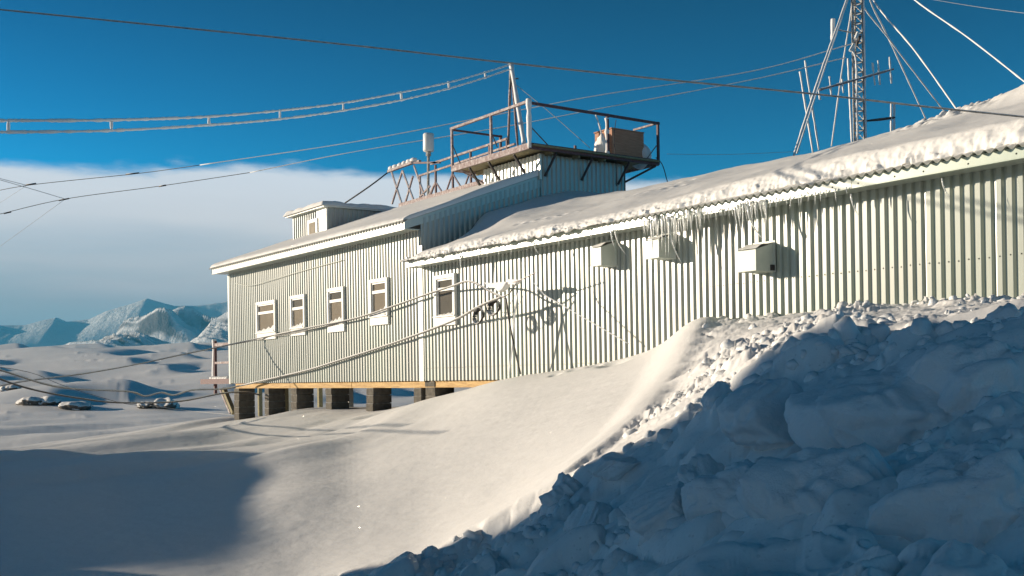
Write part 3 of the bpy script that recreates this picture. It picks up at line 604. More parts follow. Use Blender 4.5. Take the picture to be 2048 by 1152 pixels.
# ------------------------------------------------------------------ wall vents
def vent(px, py, w, p, h, label):   # px,py: lower wall-side corner nearest the camera
    a = at_y(px, py, WY - .03); X1 = a[0]; X0 = X1 - w; Z0 = a[2]
    t = thing('wall_vent', label, 'vent hood', (X0, WY - .03, Z0), 'sheet steel vent hoods on the wall'); yf = WY - p
    MB().box((X0, yf, Z0), (X1, WY - .03, Z0 + .02)).build('base_plate', M['vent'], t)
    MB().add([(X0, yf, Z0 + .02), (X1, yf, Z0 + .02), (X1, yf, Z0 + h * .72), (X0, yf, Z0 + h * .72)], [(0, 1, 2, 3)]).build('front_panel', M['vent'], t)
    MB().add([(X0, yf, Z0 + h * .72), (X1, yf, Z0 + h * .72), (X1, WY - .035, Z0 + h), (X0, WY - .035, Z0 + h)], [(0, 1, 2, 3)]).build('sloped_top', M['vent'], t)
    for X_ in (X0, X1): MB().add([(X_, yf, Z0 + .02), (X_, WY - .035, Z0 + .02), (X_, WY - .035, Z0 + h), (X_, yf, Z0 + h * .72)], [(0, 1, 2, 3)]).build('side_panel', M['vent'], t)
    MB().box((X0 - .03, WY - .045, Z0 - .01), (X1 + .03, WY - .031, Z0 + h + .03)).build('flange', M['vent'], t)
    xs = np.linspace(X0 - .01, X1 + .01, 14); vs_ = np.linspace(0, 1, 10); A, B = np.meshgrid(xs, vs_, indexing='ij'); yy = yf - .01 + (p - .03) * B; zz = Z0 + h * .72 + (h * .28) * B + .004 + .035 * np.sin(np.pi * np.clip(B * .9 + .1, 0, 1)) * (.3 + vn(A * 7, B * 3, 4))
    grid_mesh('vent_snow', np.stack([A, yy, zz], -1), 14, 10, M['roofsnow'], t)
    return t
vt_ = vent(1549, 543, .36, .42, .42, 'large pale vent hood nearest the camera, below the icicles')
MB().box((at_y(1549, 543, WY)[0] + .002, WY - .12, 1.48), (at_y(1549, 543, WY)[0] + .05, WY - .05, 1.56)).build('cable_gland', M['blacksteel'], vt_)
vent(1350, 517, .30, .38, .40, 'vent hood half hidden behind the dense icicle curtain')
vent(1232, 532, .28, .36, .42, 'frosted vent hood farthest from the camera')

# ------------------------------------------------------------------ icicles
def icicle(px, py, L, r, bend, label, group, yo=.0):
    p = at_y(px, py, WY - OH - .03 + yo); n_ = 7; pts = []; tp = []
    for i in range(n_): t = i / (n_ - 1); pts.append((p[0] + bend * t * t, p[1] + .25 * bend * t * t, p[2] - L * t)); tp.append((1 - t) ** .7 + .06)
    o = MB().tube(pts, r, 6, .12, tp).build('icicle', M['ice'], None, smooth=True); tag(o, label, 'icicle', group)
def eave_y(px): return 543 - .1727 * (px - 815)     # lower edge of the low fascia in the photo
g1 = 'icicles in the dense curtain above the middle vent'
for i in range(46):
    px_ = 1286 + 118 * (i + random.random()) / 46; icicle(px_, eave_y(px_) - 22 + random.uniform(-5, 5), random.uniform(.18, .62) * (1.0 if 1300 < px_ < 1372 else .6), random.uniform(.010, .02), random.uniform(-.02, .03), 'thin icicle in the dense curtain above the middle vent hood', g1, random.uniform(-.03, .05))
g2 = 'icicles in the cluster above the big vent'
for i in range(22):
    px_ = 1468 + 66 * (i + random.random()) / 22; icicle(px_, eave_y(px_) - 20 + random.uniform(-4, 4), random.uniform(.12, .46), random.uniform(.009, .018), random.uniform(-.02, .05), 'thin icicle in the cluster above the large vent hood', g2, random.uniform(-.03, .03))
g3 = 'short icicles scattered along the eave'
for px_ in list(np.arange(1405, 1470, 6.5)) + list(np.arange(1540, 1640, 11)) + [1655, 1672, 1690] + list(np.arange(955, 1010, 9)) + [1022, 1066, 1120, 1180]:
    icicle(px_ + random.uniform(-3, 3), eave_y(px_) - 18, random.uniform(.06, .2), random.uniform(.008, .013), random.uniform(-.02, .02), 'short icicle scattered along the long eave', g3)
for px_, L, r, bd, lb in ((1338, .72, .022, .22, 'long curved icicle hanging in front of the middle vent hood'), (1495, .55, .02, .28, 'curved icicle left of the large vent hood'), (1702, .30, .014, .10, 'curved icicle hanging at the fascia right of the large vent hood'),
                          (1884, .26, .012, .10, 'lone curved icicle at the fascia joint far right'), (1222, .34, .014, .08, 'thin icicle hanging beside the farthest vent hood'), (1068, .24, .014, .14, 'curved icicle pair above the coils'), (921, .42, .018, .0, 'straight icicle right of the dark window'), (1230, .46, .016, .22, 'curved icicle over the farthest vent hood')):
    icicle(px_, eave_y(px_) - (14 if px_ < 1600 else 2), L, r, bd, lb, None)

# ------------------------------------------------------------------ roof platform
PX0, PX1, PY0, PY1, PZ = -23.8, -20.5, 15.2, 19.2, 5.25
pf = thing('roof_platform', 'railed steel and timber lookout platform on top of the roof room', 'platform', (PX0, PY0, PZ))
x = PX0 + .03; 
while x < PX1 - .06: MB().box((x, PY0 + .05, PZ + .04), (x + .20, PY1 - .05, PZ + .08)).build('deck_board', M['planks'], pf); x += .212
for a, b_ in (((PX0, PY0), (PX1, PY0)), ((PX1, PY0), (PX1, PY1)), ((PX0, PY1), (PX1, PY1)), ((PX0, PY0), (PX0, PY1))):
    mt = M['redsteel'] if a[0] == PX1 else M['froststeel']
    MB().beam((*a, PZ + .05), (*b_, PZ + .05), .05, .14).build('edge_beam', mt, pf)
for yy in np.arange(PY0 + .7, PY1 - .2, .8): MB().beam((PX0 + .05, yy, PZ - .02), (PX1 - .05, yy, PZ - .02), .06, .09).build('joist', M['planks'], pf)
RZt = PZ + 1.07
posts = [(PX1, PY0), (PX1, PY0 + 2.35), (PX1, PY1), (PX0, PY0), (PX0, PY0 + 1.5), (PX0 + 1.75, PY0), (PX0, PY1)]
for (a, b_) in posts: MB().beam((a, b_, PZ + .0), (a, b_, RZt - (.0 if (a, b_) != (PX1, PY0) else -.05)), .055).build('rail_post', M['froststeel'] if b_ == PY0 else M['redsteel'], pf)
MB().beam((PX0 - .05, PY0, RZt), (PX1 + .03, PY0, RZt), .06, .06).build('handrail', M['froststeel'], pf)
MB().beam((PX1, PY0 - .03, RZt - .035), (PX1, PY1 + .05, RZt - .035), .05, .06).build('handrail', M['redsteel'], pf)
MB().beam((PX0, PY0, RZt - .03), (PX0, PY0 + 1.55, RZt - .03), .045).build('handrail', M['redsteel'], pf)
MB().beam((PX0 + 2.4, PY1, RZt - .03), (PX1, PY1, RZt - .03), .045).build('handrail', M['froststeel'], pf)
for (a, b_) in (((PX0 + .02, PY0, 5.9), (PX0 + .4, PY0, 5.33)), ((PX1, PY0 + .02, 5.75), (PX1, PY0 + .55, 5.35)), ((PX1, PY1 - .03, 5.75), (PX1, PY1 - .42, 5.33)), ((PX0 + 1.75, PY0, 5.9), (PX0 + 2.0, PY0, 5.5))):
    MB().tube([a, b_], .014, 5).build('corner_brace', M['blacksteel'], pf)
for xx in (PX0 + .7, PX0 + 1.55, PX0 + 2.6): MB().beam((xx, PY0 + .05, PZ - .03), (xx, RY0 - .04, PZ - .62), .05).build('strut', M['blacksteel'], pf)
for yy in (RY0 + .25, RY0 + 1.35, RY1 - .1): MB().beam((PX1 - .02, yy, PZ - .03), (RX1 + .07, yy - .15, PZ - .55), .045).build('strut', M['blacksteel'], pf)
MB().beam((PX1 - .05, PY1 - .05, PZ - .03), (PX1 - .5, RY1, PZ - .5), .05).build('strut', M['blacksteel'], pf)
MB().beam((PX0 + .3, PY0 + .03, PZ - .03), (PX0 + .75, RY0 + .1, PZ - .45), .04).build('strut', M['froststeel'], pf)
MB().tube(curve_pts([at_x(1312, 315, PX1), at_x(1325, 330, PX1 - .1), at_x(1335, 364, PX1 - .3)], 5), .012, 5).build('hanging_wire', M['blacksteel'], pf)
MB().tube(curve_pts([at_x(1232, 240, PX1), at_x(1228, 275, PX1), at_x(1232, 330, PX1 - .02), at_x(1233, 372, PX1 - .3)], 5), .009, 5).build('hanging_wire', M['blacksteel'], pf)
MB().tube(curve_pts([at_x(1190, 225, PX1), at_x(1200, 255, PX1), at_x(1206, 290, PX1 - .05)], 5), .02, 6, .3).build('hanging_wire', M['rime'], pf)
mb = MB()
for i in range(7):
    a = -.3 + i * .1
mb = MB().tube([(PX1 - .02 + .0 * i, PY0 + 2.35 + .0 * i, z) for i, z in enumerate(np.linspace(PZ + .1, RZt - .1, 9))], .052, 7, .35)
mb.build('rime_on_post', M['rime'], pf, smooth=True)
MB().tube([(PX1 + .005, PY0 - .005, z) for z in np.linspace(PZ + .0, RZt + .05, 9)], .06, 7, .3).build('rime_on_post', M['rime'], pf, smooth=True)
def blob(name, c, r, mat, sc=(1, 1, 1), seed=0, parent=None, label=None, cat=None, group=None, sub=3, amp=.25, sharp=0, kind=None, flat=None):
    import bmesh
    bm = bmesh.new(); bmesh.ops.create_icosphere(bm, subdivisions=sub, radius=1); rnd = random.Random(seed)
    planes = [(Vector((rnd.uniform(-1, 1), rnd.uniform(-1, 1), rnd.uniform(-.6, 1))).normalized(), rnd.uniform(.55, .85)) for _ in range(sharp)]
    P = np.array([v.co[:] for v in bm.verts])
    for pn, pd in planes:
        dd = P @ np.array(pn) - pd; P = P - np.maximum(dd, 0)[:, None] * np.array(pn) * .92
    q = P * 1.6 + seed * 3.7; nz = fbm(q[:, 0] + q[:, 2] * .7, q[:, 1] - q[:, 2] * .5, seed % 97, 6, .58); P = P * (1 + amp * nz)[:, None]
    P = P * r * np.array(sc); off = np.array(c, float)
    for v, p in zip(bm.verts, P): v.co = p
    me = bpy.data.meshes.new(name); bm.to_mesh(me); bm.free(); me.materials.append(mat); me.polygons.foreach_set('use_smooth', [True] * len(me.polygons))
    o = bpy.data.objects.new(name, me); C.objects.link(o)
    if parent is not None: o.parent = parent; off = off - rootloc(parent)
    o.location = tuple(off); return tag(o, label, cat, group, kind)
# crate on the platform
crate = thing('wooden_crate', 'brown plywood crate on the right of the roof platform', 'crate', (-20.95, 18.4, PZ + .08))
q0 = (-21.55, 17.30); MB().box((-21.35, 17.86, PZ + .09), (-20.72, 18.90, PZ + .78)).build('box_body', M['plywood'], crate)
for k_ in range(2): MB().box((-20.72, 17.86 + .522 * k_, PZ + .085), (-20.70, 18.38 + .52 * k_, PZ + .785)).build('side_panel', M['plywood'], crate)
MB().box((-21.37, 17.84, PZ + .79), (-20.69, 18.92, PZ + .815)).build('lid', M['plywood'], crate)
tag(blob('snow_heap', (-20.95, 19.0, PZ + .25), .34, M['roofsnow'], (1, .7, .9), 5), 'snow heap behind the crate on the roof platform', 'snow heap')
tag(blob('snow_heap', (-20.95, 17.75, PZ + .36), .20, M['roofsnow'], (.9, .8, 1.6), 6, amp=.5), 'small snow clump stuck to the left side of the crate', 'snow heap')
tag(MB().beam((-20.9, 15.9, PZ + .14), (-21.0, 17.1, PZ + .13), .25, .10).build('plank', M['planks'], None), 'flat board lying on the roof platform left of the crate', 'board')

# A-frame on the platform
apex = at_d(1022, 128, 28.0)
af = thing('antenna_tripod', 'frosted tripod of poles on the roof platform holding the ladder wire antenna', 'antenna support', (apex[0], apex[1], PZ + .1))
for q, mt, r in (((1014, 281, 16.4), 'froststeel', .035), ((1051, 286, 15.7), 'rime', .055), ((1040, 284, 17.8), 'froststeel', .03)):
    f_ = at_y(q[0], q[1], q[2]); f_[2] = PZ + .08; MB().tube([f_ + (apex - f_) * t for t in np.linspace(0, 1, 14)], r, 6, .2).build('leg', M[mt], af, smooth=True)
MB().tube([at_d(1023, 125, 28), at_d(1022, 160, 28), at_d(1020, 178, 28)], .045, 6, .3).build('insulator', M['blacksteel'], af)
MB().tube([at_d(1018, 158, 28), at_d(1037, 157, 28)], .02, 5).build('cross_pin', M['blacksteel'], af)

# ------------------------------------------------------------------ walkway on the ridge
wk = thing('roof_walkway', 'frosted red steel railing and walkway along the ridge left of the platform', 'walkway', (-29, 16.3, 5.1))
YW = 16.35
def wp(px, py, dy=0): return at_y(px, py, YW + dy)
MB().beam(wp(800, 411), wp(972, 362), .10, .10).build('base_beam', M['froststeel'], wk)
MB().beam(wp(805, 416), wp(975, 367), .08, .08).build('lower_beam', M['redsteel'], wk)
MB().beam(wp(862, 328), wp(1016, 277), .05, .055).build('handrail', M['froststeel'], wk); MB().beam(wp(838, 352), wp(1030, 288), .045, .05).build('mid_rail', M['froststeel'], wk)
for px_, t_, b_ in ((871, 330, 398), (905, 330, 382), (941, 303, 375), (979, 290, 362), (1014, 277, 345)):
    MB().beam(wp(px_, t_), wp(px_ + 1, b_), .05).build('rail_post', M['redsteel'], wk)
    MB().beam(wp(px_, b_ - 35), wp(px_ - 14, b_ + 6), .035).build('brace', M['redsteel'], wk); MB().beam(wp(px_, b_ - 35), wp(px_ + 17, b_ - 8), .035).build('brace', M['redsteel'], wk)
fr = thing('cable_gantry', 'low steel frame with splayed legs and snowy top at the left end of the walkway', 'frame', wp(806, 412))
for a, b_ in (((783, 343), (806, 415)), ((805, 341), (828, 402)), ((828, 331), (849, 392)), ((805, 341), (784, 408)), ((826, 352), (808, 415)), ((860, 372), (832, 404)), ((871, 365), (856, 395)), ((840, 352), (841, 397))):
    MB().beam(wp(*a), wp(*b_), .045).build('leg', M['froststeel'], fr)
MB().beam(wp(777, 343), wp(825, 325), .09, .07).build('top_rail', M['froststeel'], fr); MB().beam(wp(785, 338, .5), wp(840, 322, .5), .09, .06).build('top_rail', M['froststeel'], fr); MB().beam(wp(828, 326), wp(880, 325), .05).build('top_rail', M['redsteel'], fr)
for i in range(6): blob('rime_lump', wp(782 + i * 9, 337 - i * 3.4, .1), random.uniform(.05, .1), M['rime'], (1.4, 1, .8), 40 + i, parent=fr, sub=2)
tag(MB().tube(curve_pts([wp(777, 344), at_y(740, 372, 15.9), at_y(680, 413, 15.6)], 4), .022, 6).build('stay_rope', M['blacksteel'], None), 'dark rope from the gantry top down to the cabin roof', 'rope')
an = thing('cylinder_antenna', 'white cylindrical antenna on a thin pole above the walkway', 'antenna', wp(857, 400))
c0, c1 = wp(857, 303), wp(857, 267); MB().tube([c0, c0 + (c1 - c0) * .06, c0 + (c1 - c0) * .5, c0 + (c1 - c0) * .94, c1], .155, 16, 0, [.9, 1, 1, 1, .85]).build('radome', M['white'], an, smooth=True)
MB().tube([wp(856, 410), wp(857, 303)], .04, 8).build('pole', M['mast'], an)
MB().tube([wp(857, 312), wp(857, 304)], .075, 8).build('clamp', M['mast'], an)

# ------------------------------------------------------------------ porch at the left end
po = thing('end_porch', 'snowy red timber landing with rails and slanted legs at the left end of the building', 'porch', (XL - .5, WY + 1.0, -.5))
def pp(px, py, Y=13.4): return at_y(px, py, Y)
MB().beam(pp(430, 682), pp(431, 788), .09).build('rail_post', M['redsteel'], po); MB().tube([pp(428, 679), pp(429, 700), pp(428, 740), pp(428, 762)], .075, 6, .3).build('rime_on_post', M['rime'], po)
MB().beam(pp(432, 690), pp(472, 688), .10, .10).build('handrail', M['froststeel'], po); MB().beam(pp(432, 726), pp(472, 724), .09, .07).build('mid_rail', M['froststeel'], po)
MB().box((pp(424, 762)[0], 13.0, pp(424, 768)[2]), (XL + .02, 14.4, pp(424, 758)[2])).build('landing', M['redsteel'], po)
for i in range(7): blob('snow_lump', pp(428 + i * 5, 757, 13.3), .13, M['roofsnow'], (1.3, 1.2, .6), 70 + i, parent=po, sub=2)
MB().beam(pp(448, 778), pp(468, 826), .13, .13).build('slanted_leg', M['planks'], po); MB().beam(pp(441, 778), pp(461, 826), .07).build('slanted_leg', M['froststeel'], po)

# ------------------------------------------------------------------ mast behind the building
MD = 32.0; mt_ = at_d(1717, 280, MD); mbx, mby = mt_[0], mt_[1]
mast = thing('lattice_mast', 'tall frosted lattice radio mast rising behind the long roof', 'mast', (mbx, mby, -.5))
hw = .165; corners = [(hw * math.cos(t), hw * math.sin(t)) for t in (math.radians(20), math.radians(140), math.radians(260))]
zt_ = 13.5
for k_, (a, b_) in enumerate(corners): MB().tube([(mbx + a, mby + b_, z) for z in np.linspace(-.5, zt_, 60)], .028, 6, .25).build('leg', M['mast'], mast, smooth=True)
m1 = MB(); m2 = MB()
for j in range(3): a, b_ = corners[j], corners[(j + 1) % 3]; m1.beam((mbx + a[0], mby + a[1], 0), (mbx + b_[0], mby + b_[1], 0), .024); m2.beam((mbx + a[0], mby + a[1], 0), (mbx + b_[0], mby + b_[1], .28), .018)
me1 = m1.build('rung', M['mast'], mast); me2 = m2.build('brace', M['mast'], mast); i = 0
for z in np.arange(3.0, zt_, .28):
    for q in (me1, me2):
        o = q if i == 0 else q.copy()
        if i: C.objects.link(o)
        o.location = (0, 0, z)
    i += 1
MB().tube([(mbx + .22, mby + .05, z) for z in np.linspace(2, zt_, 50)], .022, 6, .4).build('feeder_cable', M['rime'], mast, smooth=True)
MB().tube([at_d(1716, 65, MD - .3), at_d(1711, 78, MD - .35)], .05, 6).build('clamp', M['white'], mast); MB().tube([at_d(1708, 88, MD - .3), at_d(1700, 102, MD - .35)], .045, 6).build('clamp', M['white'], mast)
MB().tube([at_d(1712, 66, MD - .2), at_d(1720, 72, MD - .3), at_d(1713, 92, MD - .2)], .05, 5).build('clamp', M['blacksteel'], mast)
MB().tube(curve_pts([at_d(1703, 98, MD - .3), at_d(1712, 122, MD - .3), at_d(1714, 200, MD - .3), at_d(1716, 290, MD - .3)], 12), .03, 6, .3).build('feeder_cable', M['rime'], mast, smooth=True)
yg = thing('yagi_antenna', 'rimed yagi antenna with upright rods on a boom through the mast', 'antenna', at_d(1712, 160, MD - .4))
MB().tube([at_d(1637 + 150 * t, 180 - 42 * t, MD - .4) for t in np.linspace(0, 1, 24)], .038, 6, .35).build('boom', M['froststeel'], yg, smooth=True)
for a, b_, c, d_ in ((1637, 175, 1640, 199), (1659, 153, 1663, 192), (1684, 158, 1687, 186), (1745, 126, 1750, 170), (1756, 121, 1760, 169), (1779, 114, 1783, 167)):
    MB().tube([at_d(a + (c - a) * t, b_ + (d_ - b_) * t, MD - .4) for t in np.linspace(0, 1, 8)], .028, 6, .3).build('rod', M['rime'], yg, smooth=True)
sa = thing('side_antenna', 'twin upright tubes on a bracket arm right of the mast', 'antenna', at_d(1786, 264, MD))
MB().tube([at_d(1730, 242, MD), at_d(1760, 239, MD), at_d(1790, 235, MD)], .035, 6, .3).build('arm', M['blacksteel'], sa)
for a in (1782.5, 1788.5): MB().tube([at_d(a, 206 + 70 * t, MD) for t in np.linspace(0, 1, 9)], .034, 6, .2).build('tube', M['rime'], sa, smooth=True)
sb = thing('side_antenna', 'short stub antenna on an arm at the upper left of the mast', 'antenna', at_d(1666, 60, MD))
MB().tube([at_d(1666 - 1.0 * t, 38 + 42 * t, MD) for t in np.linspace(0, 1, 7)], .06, 7, .15).build('tube', M['rime'], sb, smooth=True)
MB().tube([at_d(1668, 58, MD), at_d(1706, 66, MD)], .02, 5).build('arm', M['mast'], sb)
def line(name, pts, r, mat, label, cat, group=None, lump=0, per=8, n=5, sag=True):
    off = lambda p: p[0] < 0 or p[0] > 2048
    P = [at_d(*p) for p in pts]
    if pts[0][1] < 0 and pts[0][0] > 1600 and name == 'guy_wire': P = [at_d(1717, -112, MD)] + P      # up to the mast head
    if off(pts[0]): e0 = (P[0] - P[1]) / np.linalg.norm(P[0] - P[1]); P = [P[0] + e0 * k_ for k_ in (14, 9, 5, 2)] + P        # runs on beyond the picture
    if off(pts[-1]) and name != 'guy_wire' or pts[-1][0] > 2048: e1 = (P[-1] - P[-2]) / np.linalg.norm(P[-1] - P[-2]); P = P + [P[-1] + e1 * k_ for k_ in (2, 5, 10)]
    P = curve_pts(P, per) if len(P) > 2 else [P[0] + (P[1] - P[0]) * t for t in np.linspace(0, 1, per)]
    o = MB().tube(P, r, n, lump).build(name, M[mat], None, smooth=True); return tag(o, label, cat, group)
gg = 'frosted guy wires of the mast'
line('guy_wire', [(1697, -14, MD), (1640, 150, 30), (1588, 310, 27)], .036, 'rime', 'thick rimed guy rope running from the mast down left, outer of the crossing pair', 'guy wire', gg, .2, 14)
line('guy_wire', [(1699, -14, MD), (1645, 150, 31), (1594, 306, 29)], .022, 'rime', 'rimed guy rope running close inside the outer left rope', 'guy wire', gg, .2, 14)
line('guy_wire', [(1707, -10, MD), (1684, 140, 35), (1663, 292, 38)], .026, 'rime', 'steep rimed guy rope just left of the mast', 'guy wire', gg, .2, 14)
line('guy_wire', [(1720, -5, MD), (1778, 78, 33), (1910, 250, 36)], .024, 'rime', 'middle of three rimed guy ropes right of the mast', 'guy wire', gg, .2, 14)
line('guy_wire', [(1738, -6, MD), (1778, 78, 35), (1860, 256, 39)], .026, 'rime', 'steepest rimed guy rope right of the mast', 'guy wire', gg, .2, 14)
line('guy_wire', [(1742, -8, MD), (1830, 102, 30), (1930, 242, 27)], .024, 'rime', 'widest of three rimed guy ropes right of the mast', 'guy wire', gg, .2, 14)
line('guy_wire', [(1815, -12, 30), (1940, 78, 27), (2070, 180, 24)], .020, 'rime', 'long rimed rope slanting to the right edge', 'guy wire', None, .2, 14)
line('thin_wire', [(1800, -12, 40), (1950, 13, 38), (2070, 29, 36)], .010, 'thinwire', 'faint thin wire in the top right corner', 'wire')
for a, b_, lb in (((1600, 143), (1626, 305), 'left of the two hanging rimed dipole rods'), ((1610, 121), (1638, 300), 'right of the two hanging rimed dipole rods'), ((1696, 117), (1704, 286), 'rimed rod hanging just left of the mast')):
    line('dipole_rod', [(a[0], a[1], MD + 2), ((a[0] + b_[0]) / 2, (a[1] + b_[1]) / 2, MD + 2), (b_[0], b_[1], MD + 2)], .032, 'rime', lb, 'antenna rod', None, .2, 8)
# long thin antenna wires from mast to the left
line('antenna_wire', [(1706, 87, 32), (1500, 143, 32.5), (1200, 190, 33.5), (1000, 228, 34.5), (700, 285, 36), (400, 330, 38)], .015, 'rime', 'upper long thin wire from the mast towards the left cloud', 'wire', None, .2, 10)
line('antenna_wire', [(400, 330, 38), (275, 347, 39), (60, 370, 40), (-40, 389, 41)], .012, 'cable', 'dark lower-left end of the upper thin wire over the cloud', 'wire', None, 0, 8)
line('antenna_wire', [(1692, 115, 32), (1500, 160, 32.5), (1210, 215, 33.5), (1000, 255, 34.5), (700, 305, 36), (500, 345, 37.5)], .015, 'rime', 'lower long thin wire from the mast towards the left cloud', 'wire', None, .2, 10)
line('antenna_wire', [(500, 345, 37.5), (320, 372, 38.5), (130, 398, 39.5), (0, 428, 40), (-40, 438, 40)], .012, 'cable', 'dark lower-left end of the lower thin wire over the cloud', 'wire', None, 0, 8)
line('stay_wire', [(-20, 352, 38), (55, 371, 39)], .010, 'thinwire', 'short thin stay joining the upper left wire', 'wire')
line('stay_wire', [(-20, 354, 39), (60, 377, 39), (130, 398, 39.5)], .010, 'thinwire', 'short thin stay joining the lower left wire', 'wire')
line('stay_wire', [(-10, 412, 44), (52, 372, 39.5)], .006, 'thinwire', 'very faint stay falling left from the upper wire joint', 'wire')
line('stay_wire', [(-10, 500, 44), (128, 400, 39.5)], .006, 'thinwire', 'very faint stay falling left from the lower wire joint', 'wire')
for a, b_ in (((52, 370, 39.9), (72, 367, 39.9)), ((252, 349, 39.1), (278, 346, 39)), ((118, 401, 39.6), (138, 397, 39.5)), ((318, 373, 38.5), (332, 370.5, 38.4)), ((8, 427, 40), (22, 424, 39.95))):
    line('insulator', [a, b_], .028, 'blacksteel', {52: 'small dark insulator where the upper left wire meets its stay', 252: 'small dark insulator at the right end of the dark upper wire', 118: 'small dark insulator where the lower left wire meets its stay', 318: 'small dark insulator at the right end of the dark lower wire', 8: 'small dark insulator on the lower wire at the left edge'}[int(a[0])], 'insulator', 'insulators on the thin left wires', 0, 3)
# heavy cable across the sky
line('overhead_cable', [(-60, 13, 14), (350, 54, 13.6), (700, 90, 13.2), (1020, 126, 12.8), (1320, 158, 12.4), (1620, 187, 12), (1850, 213, 11.6), (2110, 240, 11.2)], .0105, 'cablefrost', 'long dark cable crossing the whole sky above the platform', 'cable', None, .12, 40, 6)
line('stay_wire', [(1030, 168, 28), (1100, 225, 27.5), (1180, 296, 27)], .008, 'thinwire', 'thin stay from the tripod top down to the platform deck', 'wire')
line('stay_wire', [(1334, 308, 40), (1450, 309, 41), (1600, 303, 42)], .007, 'thinwire', 'faint horizontal wire right of the platform', 'wire')
# ladder-line antenna
lad = thing('ladder_antenna', 'rimed two-wire ladder antenna sagging from the roof tripod to the left edge', 'antenna', at_d(223, 250, 13.3))
UPP = [(-1000, 226, 11.9), (-450, 238, 12.3), (-200, 241, 12.5), (-60, 241.5, 12.6), (17, 241, 12.8), (223, 240, 13.3), (418, 233, 15.2), (560, 221, 17), (686, 206, 18.8), (802, 185, 21), (897, 165, 23.5), (970, 145, 26), (1021, 129, 28)]
LOW = [(-1000, 249, 11.9), (-450, 261, 12.3), (-200, 264, 12.5), (-60, 264, 12.6), (17, 264, 12.8), (223, 261, 13.3), (418, 250, 15.2), (560, 238, 17), (687, 221, 18.8), (803, 200, 21), (898, 177, 23.5), (971, 155, 26), (1021, 138, 28)]
for L_ in (UPP, LOW): MB().tube(curve_pts([at_d(*p) for p in L_], 30), .018, 6, .35).build('wire', M['rime'], lad, smooth=True)
for a, b_ in list(zip(UPP, LOW))[4:-1]:
    p, q = at_d(a[0], a[1] - 2, a[2]), at_d(b_[0], b_[1] + 2, b_[2]); MB().tube([p + (q - p) * t for t in np.linspace(0, 1, 6)], .0165 + .002 * (a[2] - 12) / 4, 7, .25).build('spacer', M['rime'], lad, smooth=True)

# ------------------------------------------------------------------ cables in front of the wall, bracket and coils
def Y(px, py, y): return tuple(at_y(px, py, y))
def pathline(name, P, r, mat, label, cat, lump=.1, per=14, n=6, group=None):
    return tag(MB().tube(curve_pts(P, per), r, n, lump).build(name, M[mat], None, smooth=True), label, cat, group)
c1 = [at_d(-500, 860, 24.5), at_d(-250, 818, 26), at_d(-60, 785, 27), at_d(38, 764, 28), at_d(168, 747, 29.5), at_d(266, 730, 30.5), at_d(360, 710, 31), at_d(428, 696, 31.3), Y(520, 676, 12.33), Y(620, 655, 12.33), Y(720, 634, 12.32), Y(850, 590, 12.3), Y(905, 572, 12.15), Y(940, 563, 11.8), Y(985, 585, 11.8), Y(1012, 597, 11.8)]
pathline('power_cable', c1, .022, 'cablefrost', 'upper thick dark cable swagged across the wall at window height', 'cable')
pathline('power_cable', [c1[7], Y(520, 679, 12.35), Y(570, 669, 12.36), Y(640, 655, 12.36), Y(715, 637, 12.35)], .010, 'cable', 'thin cable running just below the upper thick cable over the left windows', 'cable')
c2 = [at_d(-500, 600, 23), at_d(-250, 670, 25), at_d(-60, 728, 26), at_d(0, 740, 26.5), at_d(90, 768, 27.5), at_d(153, 778, 28.5), at_d(257, 783, 29.5), at_d(290, 792, 30), at_d(322, 785, 30.2), at_d(348, 790, 30.5), at_d(384, 780, 31), at_d(443, 778, 31.3), Y(478, 772, 12.2), Y(522, 762, 12.36), Y(612, 741, 12.36), Y(668, 724, 12.36), Y(778, 689, 12.36), Y(900, 644, 12.2), Y(960, 612, 11.85), Y(1003, 594, 11.8)]
pathline('power_cable', c2, .026, 'cablefrost', 'lower thick frosted cable sagging from the coils to the foot of the left corner', 'cable')
c3 = [at_d(-500, 600, 20), at_d(-250, 668, 22.5), at_d(-60, 730, 24), at_d(0, 758, 25), at_d(70, 780, 26), at_d(156, 796, 27), at_d(236, 805, 28), at_d(354, 803, 29.5), at_d(443, 787, 31), Y(490, 784, 12.4), Y(520, 790, 12.9)]
pathline('power_cable', c3, .024, 'cable', 'dark cable hanging lowest over the snowfield left of the building', 'cable')
pathline('thin_cable', [at_d(-40, 728, 30), at_d(60, 745, 31), at_d(130, 772, 31), at_d(240, 805, 31), at_d(300, 812, 31)], .009, 'cable', 'thin frayed wire slanting over the left snowfield', 'cable')
pathline('thin_cable', [at_d(300, 811, 40), at_d(380, 822, 40), at_d(470, 830, 38)], .010, 'cablefrost', 'thin line lying low over the snow left of the first pier', 'cable')
pathline('thin_cable', [Y(468, 566, 12.4), Y(500, 571, 12.4), Y(540, 560, 12.4), Y(610, 540, 12.42), Y(686, 520, 12.43)], .008, 'trim', 'thin pale wire loosely hung under the high left eave', 'cable')
br = thing('wall_bracket_stand', 'thin leaning stand with snow wedges and arms holding coiled cable in front of the wall', 'stand', Y(1040, 745, 11.8))
MB().tube([Y(1012, 597, 11.8), Y(1018, 640, 11.8), Y(1030, 700, 11.8), Y(1041, 748, 11.8)], .018, 6).build('pole', M['cable'], br)
MB().tube([Y(1000, 596, 11.8), Y(1018, 588, 11.8), Y(1032, 568, 11.75)], .014, 6).build('arm', M['cable'], br); MB().tube([Y(968, 566, 11.8), Y(1010, 568, 11.8), Y(1037, 562, 11.75), Y(1072, 545, 11.7)], .012, 6).build('arm', M['froststeel'], br)
MB().tube([Y(1036, 585, 11.8), Y(1030, 620, 11.9), Y(1024, 700, 11.95), Y(1018, 748, 12.0)], .016, 6, .3).build('pole', M['rime'], br)
